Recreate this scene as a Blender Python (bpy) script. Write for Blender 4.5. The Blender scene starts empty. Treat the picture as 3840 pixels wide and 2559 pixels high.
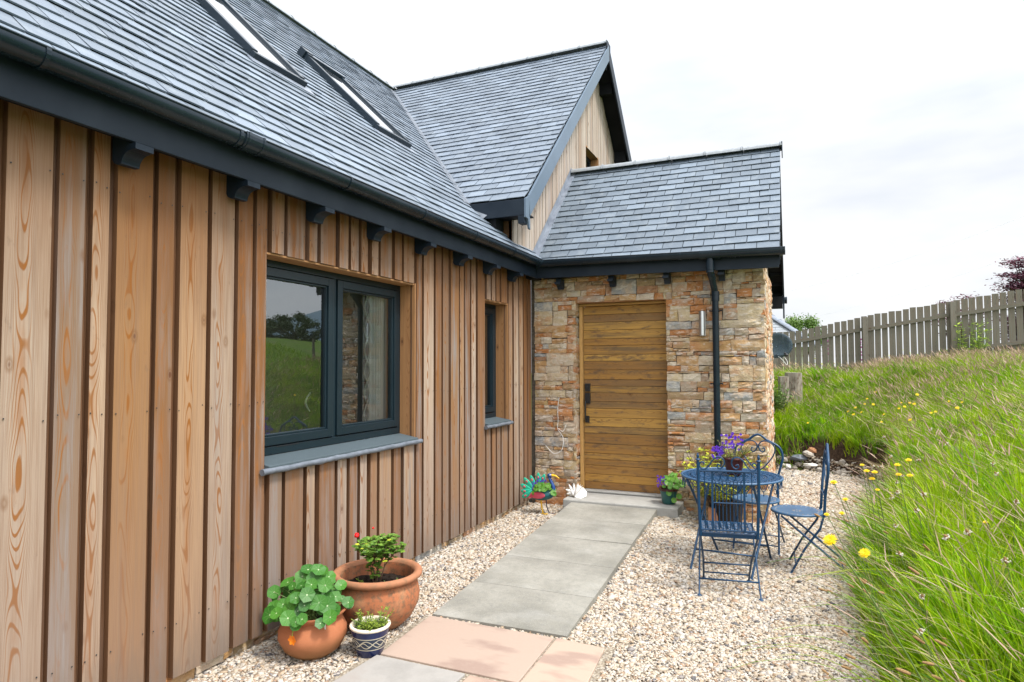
import bpy, bmesh, math, random
import numpy as np
from mathutils import Vector, Matrix
random.seed(7); rng = np.random.default_rng(7)
R = math.radians
sc = bpy.context.scene
C = sc.collection
GZ = 1.605                       # camera height above the gravel

# ------------------------------------------------------------------ camera
yaw, tilt, roll = R(23.713), R(2.283), R(-0.194)
F = Vector((-math.sin(yaw)*math.cos(tilt), math.cos(yaw)*math.cos(tilt), math.sin(tilt)))
rt = Vector((math.cos(yaw), math.sin(yaw), 0)); up = rt.cross(F)
A_ = rt*math.cos(roll)+up*math.sin(roll); B_ = -rt*math.sin(roll)+up*math.cos(roll)
cam_d = bpy.data.cameras.new('camera'); cam = bpy.data.objects.new('camera', cam_d); C.objects.link(cam)
cam_d.sensor_width = 36; cam_d.lens = 22.529; cam_d.clip_end = 3000; cam_d.clip_start = 0.05
cam.matrix_world = Matrix(((A_.x, B_.x, -F.x, 0), (A_.y, B_.y, -F.y, 0), (A_.z, B_.z, -F.z, GZ), (0, 0, 0, 1)))
sc.camera = cam

# ------------------------------------------------------------------ world, sun, exposure
SUN_EL, SUN_AZ = R(60), R(105)    # azimuth clockwise from +Y
w = bpy.data.worlds.new('World'); sc.world = w; w.use_nodes = True
nt = w.node_tree; nt.nodes.clear()
out = nt.nodes.new('ShaderNodeOutputWorld'); bg = nt.nodes.new('ShaderNodeBackground')
sky = nt.nodes.new('ShaderNodeTexSky'); sky.sky_type = 'NISHITA'; sky.sun_disc = False
sky.sun_elevation = SUN_EL; sky.sun_rotation = SUN_AZ; sky.dust_density = 2.0
tc = nt.nodes.new('ShaderNodeTexCoord'); mp = nt.nodes.new('ShaderNodeMapping'); mp.inputs['Scale'].default_value = (1, 1, 3.5)
nz = nt.nodes.new('ShaderNodeTexNoise'); nz.inputs['Scale'].default_value = 1.6; nz.inputs['Detail'].default_value = 5; nz.inputs['Roughness'].default_value = .55
rp = nt.nodes.new('ShaderNodeValToRGB'); rp.color_ramp.elements[0].position = .36; rp.color_ramp.elements[1].position = .60
rp.color_ramp.elements[0].color = (4.15, 4.5, 5.05, 1); rp.color_ramp.elements[1].color = (5.9, 5.95, 6.05, 1)
mx = nt.nodes.new('ShaderNodeMix'); mx.data_type = 'RGBA'; mx.inputs[0].default_value = .93
nt.links.new(tc.outputs['Generated'], mp.inputs[0]); nt.links.new(mp.outputs[0], nz.inputs['Vector'])
nt.links.new(nz.outputs[0], rp.inputs[0]); nt.links.new(sky.outputs[0], mx.inputs[6]); nt.links.new(rp.outputs[0], mx.inputs[7])
sx = nt.nodes.new('ShaderNodeSeparateXYZ'); nt.links.new(tc.outputs['Generated'], sx.inputs[0])      # an overcast sky is about three times brighter overhead than at the horizon
gr_ = nt.nodes.new('ShaderNodeMapRange'); gr_.interpolation_type = 'SMOOTHSTEP'; gr_.inputs[1].default_value = .22; gr_.inputs[2].default_value = 1.0; gr_.inputs[3].default_value = 1.0; gr_.inputs[4].default_value = 2.8
nt.links.new(sx.outputs[2], gr_.inputs[0]); vm = nt.nodes.new('ShaderNodeVectorMath'); vm.operation = 'SCALE'; nt.links.new(mx.outputs[2], vm.inputs[0]); nt.links.new(gr_.outputs[0], vm.inputs['Scale'])
dt = nt.nodes.new('ShaderNodeVectorMath'); dt.operation = 'DOT_PRODUCT'; dt.inputs[1].default_value = (math.sin(SUN_AZ), math.cos(SUN_AZ), 0)
nt.links.new(tc.outputs['Generated'], dt.inputs[0]); m2 = nt.nodes.new('ShaderNodeMapRange'); m2.inputs[1].default_value = 0; m2.inputs[2].default_value = 1; m2.inputs[3].default_value = 1; m2.inputs[4].default_value = 2.1
nt.links.new(dt.outputs['Value'], m2.inputs[0]); vm2 = nt.nodes.new('ShaderNodeVectorMath'); vm2.operation = 'SCALE'; nt.links.new(vm.outputs[0], vm2.inputs[0]); nt.links.new(m2.outputs[0], vm2.inputs['Scale'])
nt.links.new(vm2.outputs[0], bg.inputs[0]); bg.inputs[1].default_value = 0.1; nt.links.new(bg.outputs[0], out.inputs[0])
sd = bpy.data.lights.new('sun', 'SUN'); sd.energy = 2.4; sd.angle = R(10); sd.color = (1, .95, .87)
so = bpy.data.objects.new('sun', sd); C.objects.link(so)
sdir = Vector((math.sin(SUN_AZ)*math.cos(SUN_EL), math.cos(SUN_AZ)*math.cos(SUN_EL), math.sin(SUN_EL)))
so.rotation_euler = sdir.to_track_quat('Z', 'Y').to_euler(); so.location = (5, -5, 8)
sc.view_settings.view_transform = 'Standard'; sc.view_settings.look = 'None'
sc.view_settings.exposure = 0.84; sc.view_settings.gamma = 1; sc.view_settings.use_curve_mapping = False
sc.cycles.max_bounces = 8; sc.cycles.transparent_max_bounces = 16

# ------------------------------------------------------------------ node helper
class NT:
    def __init__(s, name):
        s.m = bpy.data.materials.new(name); s.m.use_nodes = True; s.t = s.m.node_tree; s.t.nodes.clear()
        s.out = s.n('OutputMaterial'); s.p = s.n('BsdfPrincipled'); s.l(s.p, 0, s.out, 0)
    def n(s, ty, **k):
        x = s.t.nodes.new('ShaderNode'+ty)
        for a, b in k.items(): setattr(x, a, b)
        return x
    def l(s, a, ao, b, bi): s.t.links.new(a.outputs[ao], b.inputs[bi])
    def put(s, node, i, v):
        if isinstance(v, tuple) and hasattr(v[0], 'outputs'): s.l(v[0], v[1], node, i)
        elif v is not None: node.inputs[i].default_value = v
    def math(s, op, a, b=None, c=None, clamp=False):
        x = s.n('Math', operation=op, use_clamp=clamp); s.put(x, 0, a); s.put(x, 1, b); s.put(x, 2, c); return (x, 0)
    def mix(s, f, a, b, mode='MIX'):
        x = s.n('Mix', data_type='RGBA', blend_type=mode); s.put(x, 0, f); s.put(x, 6, a); s.put(x, 7, b); return (x, 2)
    def noise(s, vec, scale, detail=3, rough=.5):
        x = s.n('TexNoise'); s.put(x, 'Vector', vec); x.inputs['Scale'].default_value = scale
        x.inputs['Detail'].default_value = detail; x.inputs['Roughness'].default_value = rough; return (x, 0)
    def vor(s, vec, scale, feature='F1', out=0, rnd=1):
        x = s.n('TexVoronoi', feature=feature); s.put(x, 'Vector', vec); x.inputs['Scale'].default_value = scale
        x.inputs['Randomness'].default_value = rnd; return (x, out)
    def ramp(s, f, stops, interp='LINEAR'):
        x = s.n('ValToRGB'); cr = x.color_ramp; cr.interpolation = interp
        while len(cr.elements) < len(stops): cr.elements.new(1)
        for e, (p, c) in zip(cr.elements, stops):
            e.position = p; e.color = (c, c, c, 1) if isinstance(c, (int, float)) else (*c, 1)
        s.put(x, 0, f); return (x, 0)
    def co(s, o='Object'): x = s.n('TexCoord'); return (x, o)
    def map(s, vec, scale=(1, 1, 1), loc=(0, 0, 0), rot=(0, 0, 0)):
        x = s.n('Mapping'); s.put(x, 0, vec); x.inputs['Scale'].default_value = scale
        x.inputs['Location'].default_value = loc; x.inputs['Rotation'].default_value = rot; return (x, 0)
    def xyz(s, vec): x = s.n('SeparateXYZ'); s.put(x, 0, vec); return (x, 0), (x, 1), (x, 2)
    def comb(s, a, b, c): x = s.n('CombineXYZ'); s.put(x, 0, a); s.put(x, 1, b); s.put(x, 2, c); return (x, 0)
    def isl(s): x = s.n('NewGeometry'); return (x, 'Random Per Island')
    def bump(s, h, st=.3, dist=.01, nrm=None):
        x = s.n('Bump'); x.inputs['Strength'].default_value = st; x.inputs['Distance'].default_value = dist; s.put(x, 'Height', h)
        if nrm: s.put(x, 'Normal', nrm)
        return (x, 0)
    def fin(s, col, rough=.6, spec=.5, metal=0, nrm=None, **k):
        p = s.p; s.put(p, 'Base Color', col if not (isinstance(col, tuple) and isinstance(col[0], float)) else (*col, 1))
        s.put(p, 'Roughness', rough); s.put(p, 'Specular IOR Level', spec); s.put(p, 'Metallic', metal)
        if nrm: s.put(p, 'Normal', nrm)
        for a, b in k.items(): s.put(p, a.replace('_', ' '), b)
        return s.m

def wood_mat(name, tones, ring, grey=(.36, .34, .33), greyamt=.5, rs=1.0, ringamt=.6, height_tint=None, rough=.75, saw=.0, interp='LINEAR', stain=.5, stlo=.64):
    n = NT(name); uv = n.co('UV'); u, v, _ = n.xyz(uv); isl = n.isl()
    seed = n.math('MULTIPLY', isl, 61.0)
    f = n.noise(n.comb(n.math('MULTIPLY', u, 6*rs), n.math('MULTIPLY', v, 1.25), seed), 1, 2.0, .45)
    # cathedral figure: contour lines of a stretched field plus the distance from the board's middle
    f2 = n.math('ADD', f, n.math('MULTIPLY', n.math('MULTIPLY', u, u), 95.0))
    rg = n.math('SINE', n.math('MULTIPLY', f2, 112.0))
    rg = n.ramp(rg, [(.45, 0.0), (.92, 1.0)])
    fib = n.noise(n.comb(n.math('MULTIPLY', u, 190), n.math('MULTIPLY', v, 3.5), seed), 1, 3)
    base = n.ramp(isl, tones, interp)
    hue = n.math('FRACT', n.math('MULTIPLY', isl, 17.3))
    heart = n.ramp(n.math('ABSOLUTE', n.math('MULTIPLY', u, 22.0)), [(0.2, 1.0), (.85, .30)])
    patch = n.ramp(n.noise(n.comb(n.math('MULTIPLY', u, 9), n.math('MULTIPLY', v, .7), n.math('ADD', seed, 5)), 1, 3), [(.3, .6), (.6, 1.0)])
    k = n.math('MULTIPLY', n.math('MULTIPLY', rg, heart), n.math('MULTIPLY', patch, ringamt), clamp=True)
    wash = n.noise(n.comb(n.math('MULTIPLY', u, 5), n.math('MULTIPLY', v, 2.2), n.math('ADD', seed, 44)), 1, 4, .6)
    core = n.math('MULTIPLY', n.ramp(n.math('ABSOLUTE', n.math('MULTIPLY', u, 30.0)), [(0.1, 1.0), (.8, 0.0)]), n.ramp(wash, [(.45, 0.0), (.62, .8)]))
    base = n.mix(n.math('MULTIPLY', core, ringamt*.55, clamp=True), base, tuple(x*1.25 for x in ring)+(1,))
    c = n.mix(k, base, (*ring, 1))
    # silvered weathering in streaks
    gz = n.noise(n.comb(n.math('MULTIPLY', u, 28), n.math('MULTIPLY', v, 1.3), n.math('ADD', seed, 9)), 1, 5, .6)
    gk = n.math('MULTIPLY', n.ramp(gz, [(.46, 0.0), (.68, 1.0)]), n.math('MULTIPLY', hue, greyamt*1.6), clamp=True)
    c = n.mix(gk, c, (*grey, 1))
    c = n.mix(n.math('MULTIPLY', n.ramp(fib, [(.3, 1.0), (.58, 0.0)]), .42), c, (.17, .085, .04, 1))
    # knots
    kv = n.comb(n.math('MULTIPLY', u, 1.0), n.math('MULTIPLY', v, .8), seed)
    kd = n.vor(n.comb(n.math('MULTIPLY', u, 7), n.math('MULTIPLY', v, 3.4), seed), 1)
    kk = n.ramp(kd, [(.045, 1.0), (.07, 0.0)]); kr = n.ramp(kd, [(.06, 0.0), (.085, .5), (.15, 0.0)])
    c = n.mix(kr, c, tuple(x*.55 for x in ring)+(1,)); c = n.mix(kk, c, (.11, .045, .02, 1))
    # small stains
    st = n.noise(n.comb(n.math('MULTIPLY', u, 16), n.math('MULTIPLY', v, 6), n.math('ADD', seed, 21)), 1, 4, .7)
    c = n.mix(n.math('MULTIPLY', n.ramp(st, [(stlo, 0.0), (stlo+.14, 1.0)]), stain), c, (.10, .065, .045, 1))
    if saw:
        sw = n.math('SINE', n.math('ADD', n.math('ADD', n.math('MULTIPLY', v, 390.0), n.math('MULTIPLY', u, 60.0)), n.math('MULTIPLY', fib, 5.0)))
        c = n.mix(n.math('MULTIPLY', n.math('MULTIPLY', n.ramp(sw, [(.3, 0.0), (1, 1.0)]), n.ramp(hue, [(.55, 0.0), (.6, 1.0)], 'CONSTANT')), saw), c, (.24, .15, .09, 1))
    if height_tint: c = height_tint(n, c, u, v, seed)
    h = n.math('ADD', n.math('MULTIPLY', rg, .35), n.math('MULTIPLY', fib, .8))
    return n.fin(c, rough, .3, nrm=n.bump(h, .35, .002))

def weather_and_shade(n, c, u, v, seed):
    # sheltered boards stay golden, darkened by painted eaves shade; exposed ones go pinkish grey-brown
    z = n.xyz(n.co('Object'))[2]
    jit = n.noise(n.comb(n.math('MULTIPLY', u, 12), n.math('MULTIPLY', v, .9), seed), 1, 3)
    t = n.math('ADD', z, n.math('MULTIPLY', n.math('SUBTRACT', jit, .5), .7))
    low = n.math('MULTIPLY', n.ramp(n.math('MULTIPLY', t, .4), [(.1, 1.0), (.55, 0.0)]), .42)
    c = n.mix(low, c, (.21, .145, .115, 1))
    dirt = n.noise(n.comb(n.math('MULTIPLY', u, 30), n.math('MULTIPLY', v, 4), seed), 1, 5, .7)
    c = n.mix(n.math('MULTIPLY', n.ramp(n.math('ADD', n.math('MULTIPLY', z, 1.6), n.math('MULTIPLY', dirt, .8)), [(.35, 1.0), (1.0, 0.0)]), .8), c, (.13, .105, .085, 1))
    stk = n.noise(n.comb(n.math('MULTIPLY', u, 55), n.math('MULTIPLY', v, .8), n.math('ADD', seed, 33)), 1, 4, .6)
    c = n.mix(n.math('MULTIPLY', n.ramp(stk, [(.5, 0.0), (.75, 1.0)]), .55), c, (.19, .125, .085, 1))
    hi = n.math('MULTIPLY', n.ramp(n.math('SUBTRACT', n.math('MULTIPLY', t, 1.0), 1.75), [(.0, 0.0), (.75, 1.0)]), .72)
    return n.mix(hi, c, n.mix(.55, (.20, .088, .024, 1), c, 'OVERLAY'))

def painted(name, col, rough=.4, spec=.5, nz_=.12, metal=0.0, scale=60):
    n = NT(name); o = n.co()
    a = n.noise(o, scale, 4); b = n.noise(o, 3, 3)
    c = n.mix(n.math('MULTIPLY', n.ramp(b, [(.4, 0.0), (.75, 1.0)]), nz_*2), (*col, 1), tuple(min(1, x*1.5+.02) for x in col)+(1,))
    r = n.math('ADD', n.math('MULTIPLY', a, nz_), rough-nz_/2)
    return n.fin(c, r, spec, metal, nrm=n.bump(a, .08, .002))

def speckled(name, c1, c2, scale=30, rough=.85, spec=.3, bump=.3, c3=None, bscale=None, dist=.005):
    n = NT(name); o = n.co()
    a = n.noise(o, scale, 6, .65)
    st = [(.3, c1), (.7, c2)] if c3 is None else [(.25, c1), (.5, c2), (.75, c3)]
    c = n.ramp(a, st); b = n.noise(o, bscale or scale*2.5, 5, .6)
    return n.fin(c, rough, spec, nrm=n.bump(b, bump, dist))

def leaf_mat(name, c1, c2, rough=.5, trans=.35, veins=False):
    n = NT(name); isl = n.isl(); c = n.ramp(isl, [(0, c1), (.5, tuple((a+b)/2 for a, b in zip(c1, c2))), (1, c2)])
    if veins:
        u, v, _ = n.xyz(n.co('UV'))
        r = n.math('SQRT', n.math('ADD', n.math('MULTIPLY', u, u), n.math('MULTIPLY', v, v)))
        ang = n.math('ARCTAN2', u, v)
        ve = n.math('MULTIPLY', n.ramp(n.math('ABSOLUTE', n.math('SINE', n.math('MULTIPLY', ang, 4.5))), [(0, 1.0), (.16, 0.0)]), n.ramp(r, [(.2, .75), (.9, .0)]))
        c = n.mix(ve, c, (.38, .52, .22, 1)); c = n.mix(n.ramp(r, [(.06, 1.0), (.12, 0.0)]), c, (.5, .6, .35, 1))
    n.fin(c, rough, .35)
    t = n.n('BsdfTranslucent'); n.put(t, 0, c); ms = n.n('MixShader'); ms.inputs[0].default_value = trans
    n.l(n.p, 0, ms, 1); n.l(t, 0, ms, 2); n.l(ms, 0, n.out, 0); return n.m

M = {}
M['wall_wood'] = wood_mat('larch_boards', [(0, (.37, .27, .185)), (.12, (.19, .095, .040)), (.22, (.40, .315, .24)), (.34, (.24, .135, .068)), (.46, (.42, .34, .265)), (.58, (.20, .14, .095)), (.68, (.34, .215, .12)), (.78, (.17, .075, .026)), (.87, (.33, .255, .19)), (.95, (.26, .14, .06))], (.23, .082, .010), ringamt=1.25, greyamt=.95, grey=(.23, .212, .20), height_tint=weather_and_shade, saw=.0, interp='CONSTANT')
M['back_wood'] = wood_mat('larch_underboards', [(0, (.085, .038, .016)), (1, (.14, .065, .028))], (.12, .05, .02), greyamt=.1)  # brown darkened to carry the shade in the gaps between boards
M['gable_wood'] = wood_mat('gable_boards', [(0, (.36, .30, .25)), (.5, (.45, .39, .33)), (1, (.31, .235, .18))], (.30, .18, .10), greyamt=.5, ringamt=.3)
M['reveal_wood'] = wood_mat('reveal_boards', [(0, (.32, .155, .06)), (1, (.36, .19, .08))], (.22, .09, .03), greyamt=.12, ringamt=.75)
M['oak_frame'] = wood_mat('oak_frame', [(0, (.52, .30, .10)), (1, (.56, .34, .12))], (.40, .19, .05), greyamt=0, ringamt=.4)
M['door_wood'] = wood_mat('oiled_planks', [(0, (0.505, 0.274, 0.060)), (.2, (0.285, 0.141, 0.038)), (.35, (0.532, 0.304, 0.072)), (.55, (0.386, 0.196, 0.043)), (.7, (0.239, 0.132, 0.051)), (.85, (0.514, 0.293, 0.068)), (1, (0.441, 0.235, 0.051))], (0.220, 0.098, 0.021), grey=(0.129, 0.093, 0.051), greyamt=.6, ringamt=.7, rough=.6, stain=.75, stlo=.54)
M['fence_wood'] = wood_mat('silvered_fence', [(0, (.09, .082, .062)), (.35, (.20, .19, .16)), (.65, (.13, .125, .10)), (1, (.24, .235, .205))], (.06, .06, .045), greyamt=.3, ringamt=.5)
M['stump_wood'] = wood_mat('weathered_stump', [(0, (.22, .195, .15)), (1, (.33, .31, .26))], (.07, .05, .035), greyamt=.5, stain=.8, stlo=.5)
M['metal'] = painted('anthracite_metal', (.012, .022, .033), .33, .4)
M['gutter'] = painted('anthracite_gutter', (.007, .015, .023), .24, .3, .22)
M['fascia'] = painted('anthracite_fascia', (.007, .014, .024), .5, .25, .25, scale=200)
M['soffit'] = painted('dark_soffit', (.006, .007, .009), .7, .2)
M['barge'] = painted('sky_sheen_bargeboard', (.10, .14, .19), .5, .4)  # sky sheen put into a lighter base colour than the fascia
M['frame'] = painted('window_frame_paint', (.006, .016, .023), .35, .4, .05)
M['black'] = painted('black_iron', (.012, .012, .013), .4, .5)
M['bluemetal'] = painted('blue_painted_iron', (.003, .036, .092), .36, .4, .12, scale=90)
M['seatblue'] = painted('blue_painted_seat', (.032, .085, .165), .42, .5, .12, scale=90)
M['steel'] = painted('brushed_steel', (.55, .55, .56), .3, .5, .1, 1.0)
M['white'] = painted('white_plastic', (.75, .74, .70), .5)
M['slatepot'] = painted('teal_glaze', (.015, .09, .085), .3)
M['darkred'] = speckled('dark_red_glaze', (.075, .014, .011), (.035, .009, .009), 12, .35, .5, .1)
M['lead'] = speckled('lead_sheet', (.075, .09, .11), (.17, .19, .225), 9, .5, .5, .4, dist=.01)
M['flash'] = speckled('lead_flashing', (.13, .15, .19), (.24, .27, .32), 6, .42, .5, .3)
M['ridge'] = speckled('ridge_tile', (.20, .22, .235), (.30, .32, .34), 20, .55, .4, .2)
M['sill'] = speckled('sill_paint', (.045, .065, .075), (.075, .10, .115), 150, .6, .4, .1)
M['plaster'] = speckled('room_plaster', (.22, .21, .19), (.25, .24, .22), 5)
M['step'] = speckled('step_concrete', (.30, .295, .275), (.38, .375, .355), 14, .9, .2, .15)
M['darkpot'] = speckled('dark_plastic_pot', (.020, .014, .012), (.03, .022, .018), 20, .5, .3, .1)
M['soilpot'] = speckled('potting_soil', (.012, .008, .006), (.035, .024, .017), 60, .95, .2, .8, dist=.02)
M['shell'] = speckled('bleached_shell', (.72, .70, .66), (.86, .85, .82), 20, .6, .3, .2)
M['rock'] = speckled('rubble_rock', (.16, .15, .14), (.42, .38, .33), 9, .9, .2, .5, c3=(.55, .50, .43))
M['bark'] = speckled('bark', (.05, .035, .025), (.12, .09, .06), 14, .9, .2, .8)
M['render_wall'] = speckled('cream_render', (.6, .58, .52), (.66, .64, .58), 5)
M['stem'] = painted('green_stem', (.10, .16, .03), .6)
M['redstem'] = painted('reddish_stem', (.12, .07, .04), .6)

def mk_slate(name, base, var=.15, rough=.55):
    n = NT(name); isl = n.isl(); o = n.co()
    a = n.noise(o, 9, 5, .6); f = n.noise(o, 45, 5, .65)
    lo = tuple(x*(1-var) for x in base); hi = tuple(x*(1+var) for x in base)
    c = n.ramp(isl, [(0, lo), (.5, base), (.85, hi), (1, tuple(x*1.3 for x in base))])
    c = n.mix(n.math('MULTIPLY', n.ramp(a, [(.5, 0.0), (.75, 1.0)]), .38), c, (.27, .30, .32, 1))
    r = n.math('ADD', n.math('MULTIPLY', a, .25), rough-.1)
    return n.fin(c, r, .28, nrm=n.bump(n.math('ADD', f, n.math('MULTIPLY', a, 2.0)), .35, .006))
M['slate'] = mk_slate('roof_slate', (.14, .17, .21))
M['slate2'] = mk_slate('porch_roof_slate', (.13, .16, .195))

def mk_stone():
    n = NT('rubble_stone'); isl = n.isl(); o = n.co()
    r2 = n.math('FRACT', n.math('MULTIPLY', isl, 23.7)); seed = n.math('MULTIPLY', isl, 40.0)
    x, y, z = n.xyz(o)
    vec = n.comb(n.math('ADD', x, seed), y, z)
    base = n.ramp(isl, [(0, (0.425, 0.180, 0.063)), (.12, (0.453, 0.270, 0.117)), (.26, (0.344, 0.245, 0.133)), (.38, (0.508, 0.405, 0.257)), (.50, (0.435, 0.193, 0.072)), (.60, (0.389, 0.310, 0.232)), (.72, (0.544, 0.462, 0.349)), (.84, (0.299, 0.300, 0.292)), (.90, (0.308, 0.150, 0.074)), (.95, (0.453, 0.331, 0.161))], 'CONSTANT')
    a = n.noise(vec, 9, 5, .65); b = n.noise(vec, 26, 6, .7)
    c2 = n.ramp(r2, [(0, (0.525, 0.290, 0.121)), (.3, (0.562, 0.501, 0.396)), (.6, (0.435, 0.184, 0.062)), (1, (0.472, 0.421, 0.350))])
    c = n.mix(n.ramp(a, [(.42, 0.0), (.66, .85)]), base, c2)
    w_ = n.noise(n.comb(n.math('ADD', n.math('MULTIPLY', x, 2), seed), n.math('MULTIPLY', y, 2), n.math('MULTIPLY', z, 5)), 6, 5, .7)
    c = n.mix(n.math('MULTIPLY', n.ramp(w_, [(.53, 0.0), (.62, 1.0)]), .55), c, (.66, .61, .54, 1))
    c = n.mix(n.math('MULTIPLY', n.ramp(b, [(.58, 0.0), (.75, 1.0)]), .5), c, (.10, .065, .045, 1))
    h = n.math('ADD', n.math('MULTIPLY', a, 1.4), n.math('ADD', n.math('MULTIPLY', b, .8), n.math('MULTIPLY', w_, .8)))
    return n.fin(c, .85, .25, nrm=n.bump(h, .9, .014))
M['stone'] = mk_stone()
M['mortar'] = speckled('wall_mortar', (.06, .05, .04), (.16, .13, .10), 30, .95, .1)

def mk_gravel():
    n = NT('gravel_stones'); isl = n.isl(); o = n.co()
    c = n.ramp(isl, [(0, (0.440, 0.376, 0.297)), (.2, (0.479, 0.428, 0.362)), (.34, (0.372, 0.286, 0.200)), (.46, (0.505, 0.467, 0.414)), (.62, (0.413, 0.343, 0.264)), (.74, (0.319, 0.213, 0.142)), (.80, (0.452, 0.402, 0.343)), (.90, (0.227, 0.208, 0.200)), (.945, (0.100, 0.098, 0.103)), (.97, (0.399, 0.363, 0.324)), (1, (0.399, 0.324, 0.259))], 'CONSTANT')
    a = n.noise(o, 70, 4, .6)
    c = n.mix(n.math('MULTIPLY', n.ramp(a, [(.5, 0.0), (.7, 1.0)]), .3), c, (.42, .32, .22, 1))
    return n.fin(c, .85, .25)
M['gravel'] = mk_gravel()
def mk_gravelbed():
    n = NT('gravel_bed'); o = n.co()
    a = n.vor(o, 75, 'F1', 'Color'); d = n.vor(o, 75, 'F1', 'Distance')
    c = n.ramp((a[0], 'Color'), [(0, (0.184, 0.147, 0.105)), (.4, (0.337, 0.289, 0.221)), (.7, (0.416, 0.374, 0.306)), (1, (0.153, 0.135, 0.117))])
    c = n.mix(n.math('MULTIPLY', n.ramp(d, [(.3, 0.0), (.7, 1.0)]), .7), c, (.10, .075, .05, 1))
    big = n.noise(o, 1.3, 4)
    c = n.mix(n.math('MULTIPLY', n.ramp(big, [(.5, 0.0), (.7, 1.0)]), .25), c, (.40, .31, .21, 1))
    return n.fin(c, .9, .2, nrm=n.bump(d, -.8, .01))
M['gravelbed'] = mk_gravelbed()
def mk_slab():
    n = NT('concrete_slab'); o = n.co(); isl = n.isl(); x, y, z = n.xyz(o)
    v = n.comb(n.math('ADD', x, n.math('MULTIPLY', isl, 20.0)), y, z)
    a = n.noise(v, 1.9, 4, .55); b = n.noise(o, 26, 5, .7); f = n.noise(o, 140, 4, .7)
    st = n.noise(n.comb(n.math('MULTIPLY', x, 1.6), n.math('MULTIPLY', y, 2.6), isl), 1.3, 5, .6)
    c = n.ramp(a, [(.3, (0.169, 0.163, 0.139)), (.5, (0.237, 0.227, 0.196)), (.7, (0.316, 0.304, 0.266))])
    c = n.mix(n.math('MULTIPLY', n.ramp(b, [(.45, 0.0), (.7, 1.0)]), .45), c, (.15, .15, .14, 1))
    c = n.mix(n.math('MULTIPLY', n.ramp(st, [(.55, 0.0), (.75, 1.0)]), .25), c, (.48, .475, .45, 1))
    c = n.mix(n.math('MULTIPLY', n.ramp(f, [(.56, 0.0), (.7, 1.0)]), .4), c, (.5, .49, .46, 1))
    c = n.mix(n.math('MULTIPLY', n.ramp(f, [(.3, 1.0), (.42, 0.0)]), .5), c, (.09, .09, .085, 1))
    return n.fin(c, .9, .2, nrm=n.bump(n.math('ADD', f, b), .3, .004))
M['slab'] = mk_slab()
def mk_sand():
    n = NT('sandstone_slab'); o = n.co(); isl = n.isl(); x, y, z = n.xyz(o)
    base = n.ramp(isl, [(0, (.29, .27, .245)), (.35, (.36, .262, .205)), (.7, (.39, .285, .22)), (1, (.31, .29, .265))])
    a = n.noise(n.comb(n.math('ADD', x, n.math('MULTIPLY', isl, 9.0)), n.math('MULTIPLY', y, 2.2), z), 2.2, 3, .5)
    c = n.mix(n.math('MULTIPLY', n.ramp(a, [(.53, 0.0), (.63, 1.0)]), .7), base, (.24, .165, .135, 1))
    b = n.noise(o, 50, 5, .6)
    c = n.mix(n.math('MULTIPLY', n.ramp(b, [(.5, 0.0), (.8, 1.0)]), .25), c, (.35, .30, .25, 1))
    return n.fin(c, .8, .3, nrm=n.bump(n.math('ADD', b, n.math('MULTIPLY', a, 3.0)), .25, .004))
M['sand'] = mk_sand(); M['sandgrey'] = speckled('grey_sandstone', (.215, .205, .19), (.30, .285, .265), 3, .8, .3, .2, c3=(.27, .235, .21), bscale=50)
def mk_terra(name, stain, banded):
    n = NT(name); o = n.co(); x, y, z = n.xyz(o)
    a = n.noise(o, 7, 5, .6); b = n.noise(o, 38, 6, .7)
    c = n.ramp(a, [(.3, (0.336, 0.112, 0.047)), (.7, (0.416, 0.158, 0.072))])
    if banded:
        w_ = n.math('SINE', n.math('ADD', n.math('MULTIPLY', z, 420.0), n.math('MULTIPLY', a, 4.0)))
        c = n.mix(n.math('MULTIPLY', n.ramp(w_, [(.5, 0.0), (1, 1.0)]), .35), c, (.36, .14, .07, 1))
        c = n.mix(n.math('MULTIPLY', n.ramp(n.math('ADD', n.math('MULTIPLY', z, 4.0), n.math('MULTIPLY', a, .5)), [(.25, 1.0), (.8, 0.0)]), .7), c, (.15, .12, .04, 1))
    else:
        c = n.mix(n.math('MULTIPLY', n.ramp(b, [(.45, 0.0), (.62, 1.0)]), stain), c, (.13, .085, .05, 1))
        c = n.mix(n.math('MULTIPLY', n.ramp(a, [(.5, 0.0), (.7, 1.0)]), .5), c, (.34, .22, .12, 1))
    return n.fin(c, .8, .3, nrm=n.bump(b, .25, .004))
M['terra'] = mk_terra('terracotta', .3, True); M['terra2'] = mk_terra('aged_terracotta', .8, False)
M['terrarim'] = speckled('terracotta_rim', (.38, .15, .08), (.32, .14, .07), 20, .8, .3, .2, c3=(.19, .11, .06))

def mk_ground():
    n = NT('bank_ground'); o = n.co(); g = n.n('NewGeometry'); nx, ny, nzz = n.xyz((g, 'Normal'))
    a = n.noise(o, 2.2, 6, .6); b = n.noise(o, 30, 5, .7); c_ = n.noise(o, .25, 4, .6)
    gr = n.ramp(a, [(.3, (.050, .10, .012)), (.5, (.085, .155, .018)), (.7, (.14, .19, .035))])
    gr = n.mix(n.math('MULTIPLY', n.ramp(c_, [(.45, 0.0), (.65, 1.0)]), .5), gr, (.15, .14, .07, 1))
    so_ = n.ramp(b, [(.3, (.02, .013, .009)), (.6, (.07, .045, .03)), (.8, (.14, .10, .07))])
    k = n.ramp(nzz, [(.55, 1.0), (.82, 0.0)])
    c = n.mix(k, gr, so_)
    return n.fin(c, .95, .1, nrm=n.bump(b, .6, .03))
M['ground'] = mk_ground()
def mk_hill():
    n = NT('far_hill'); o = n.co(); a = n.noise(o, .02, 5, .6)
    return n.fin(n.ramp(a, [(.35, (.10, .15, .20)), (.65, (.15, .20, .23))]), 1, 0)
M['hill'] = mk_hill()
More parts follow.
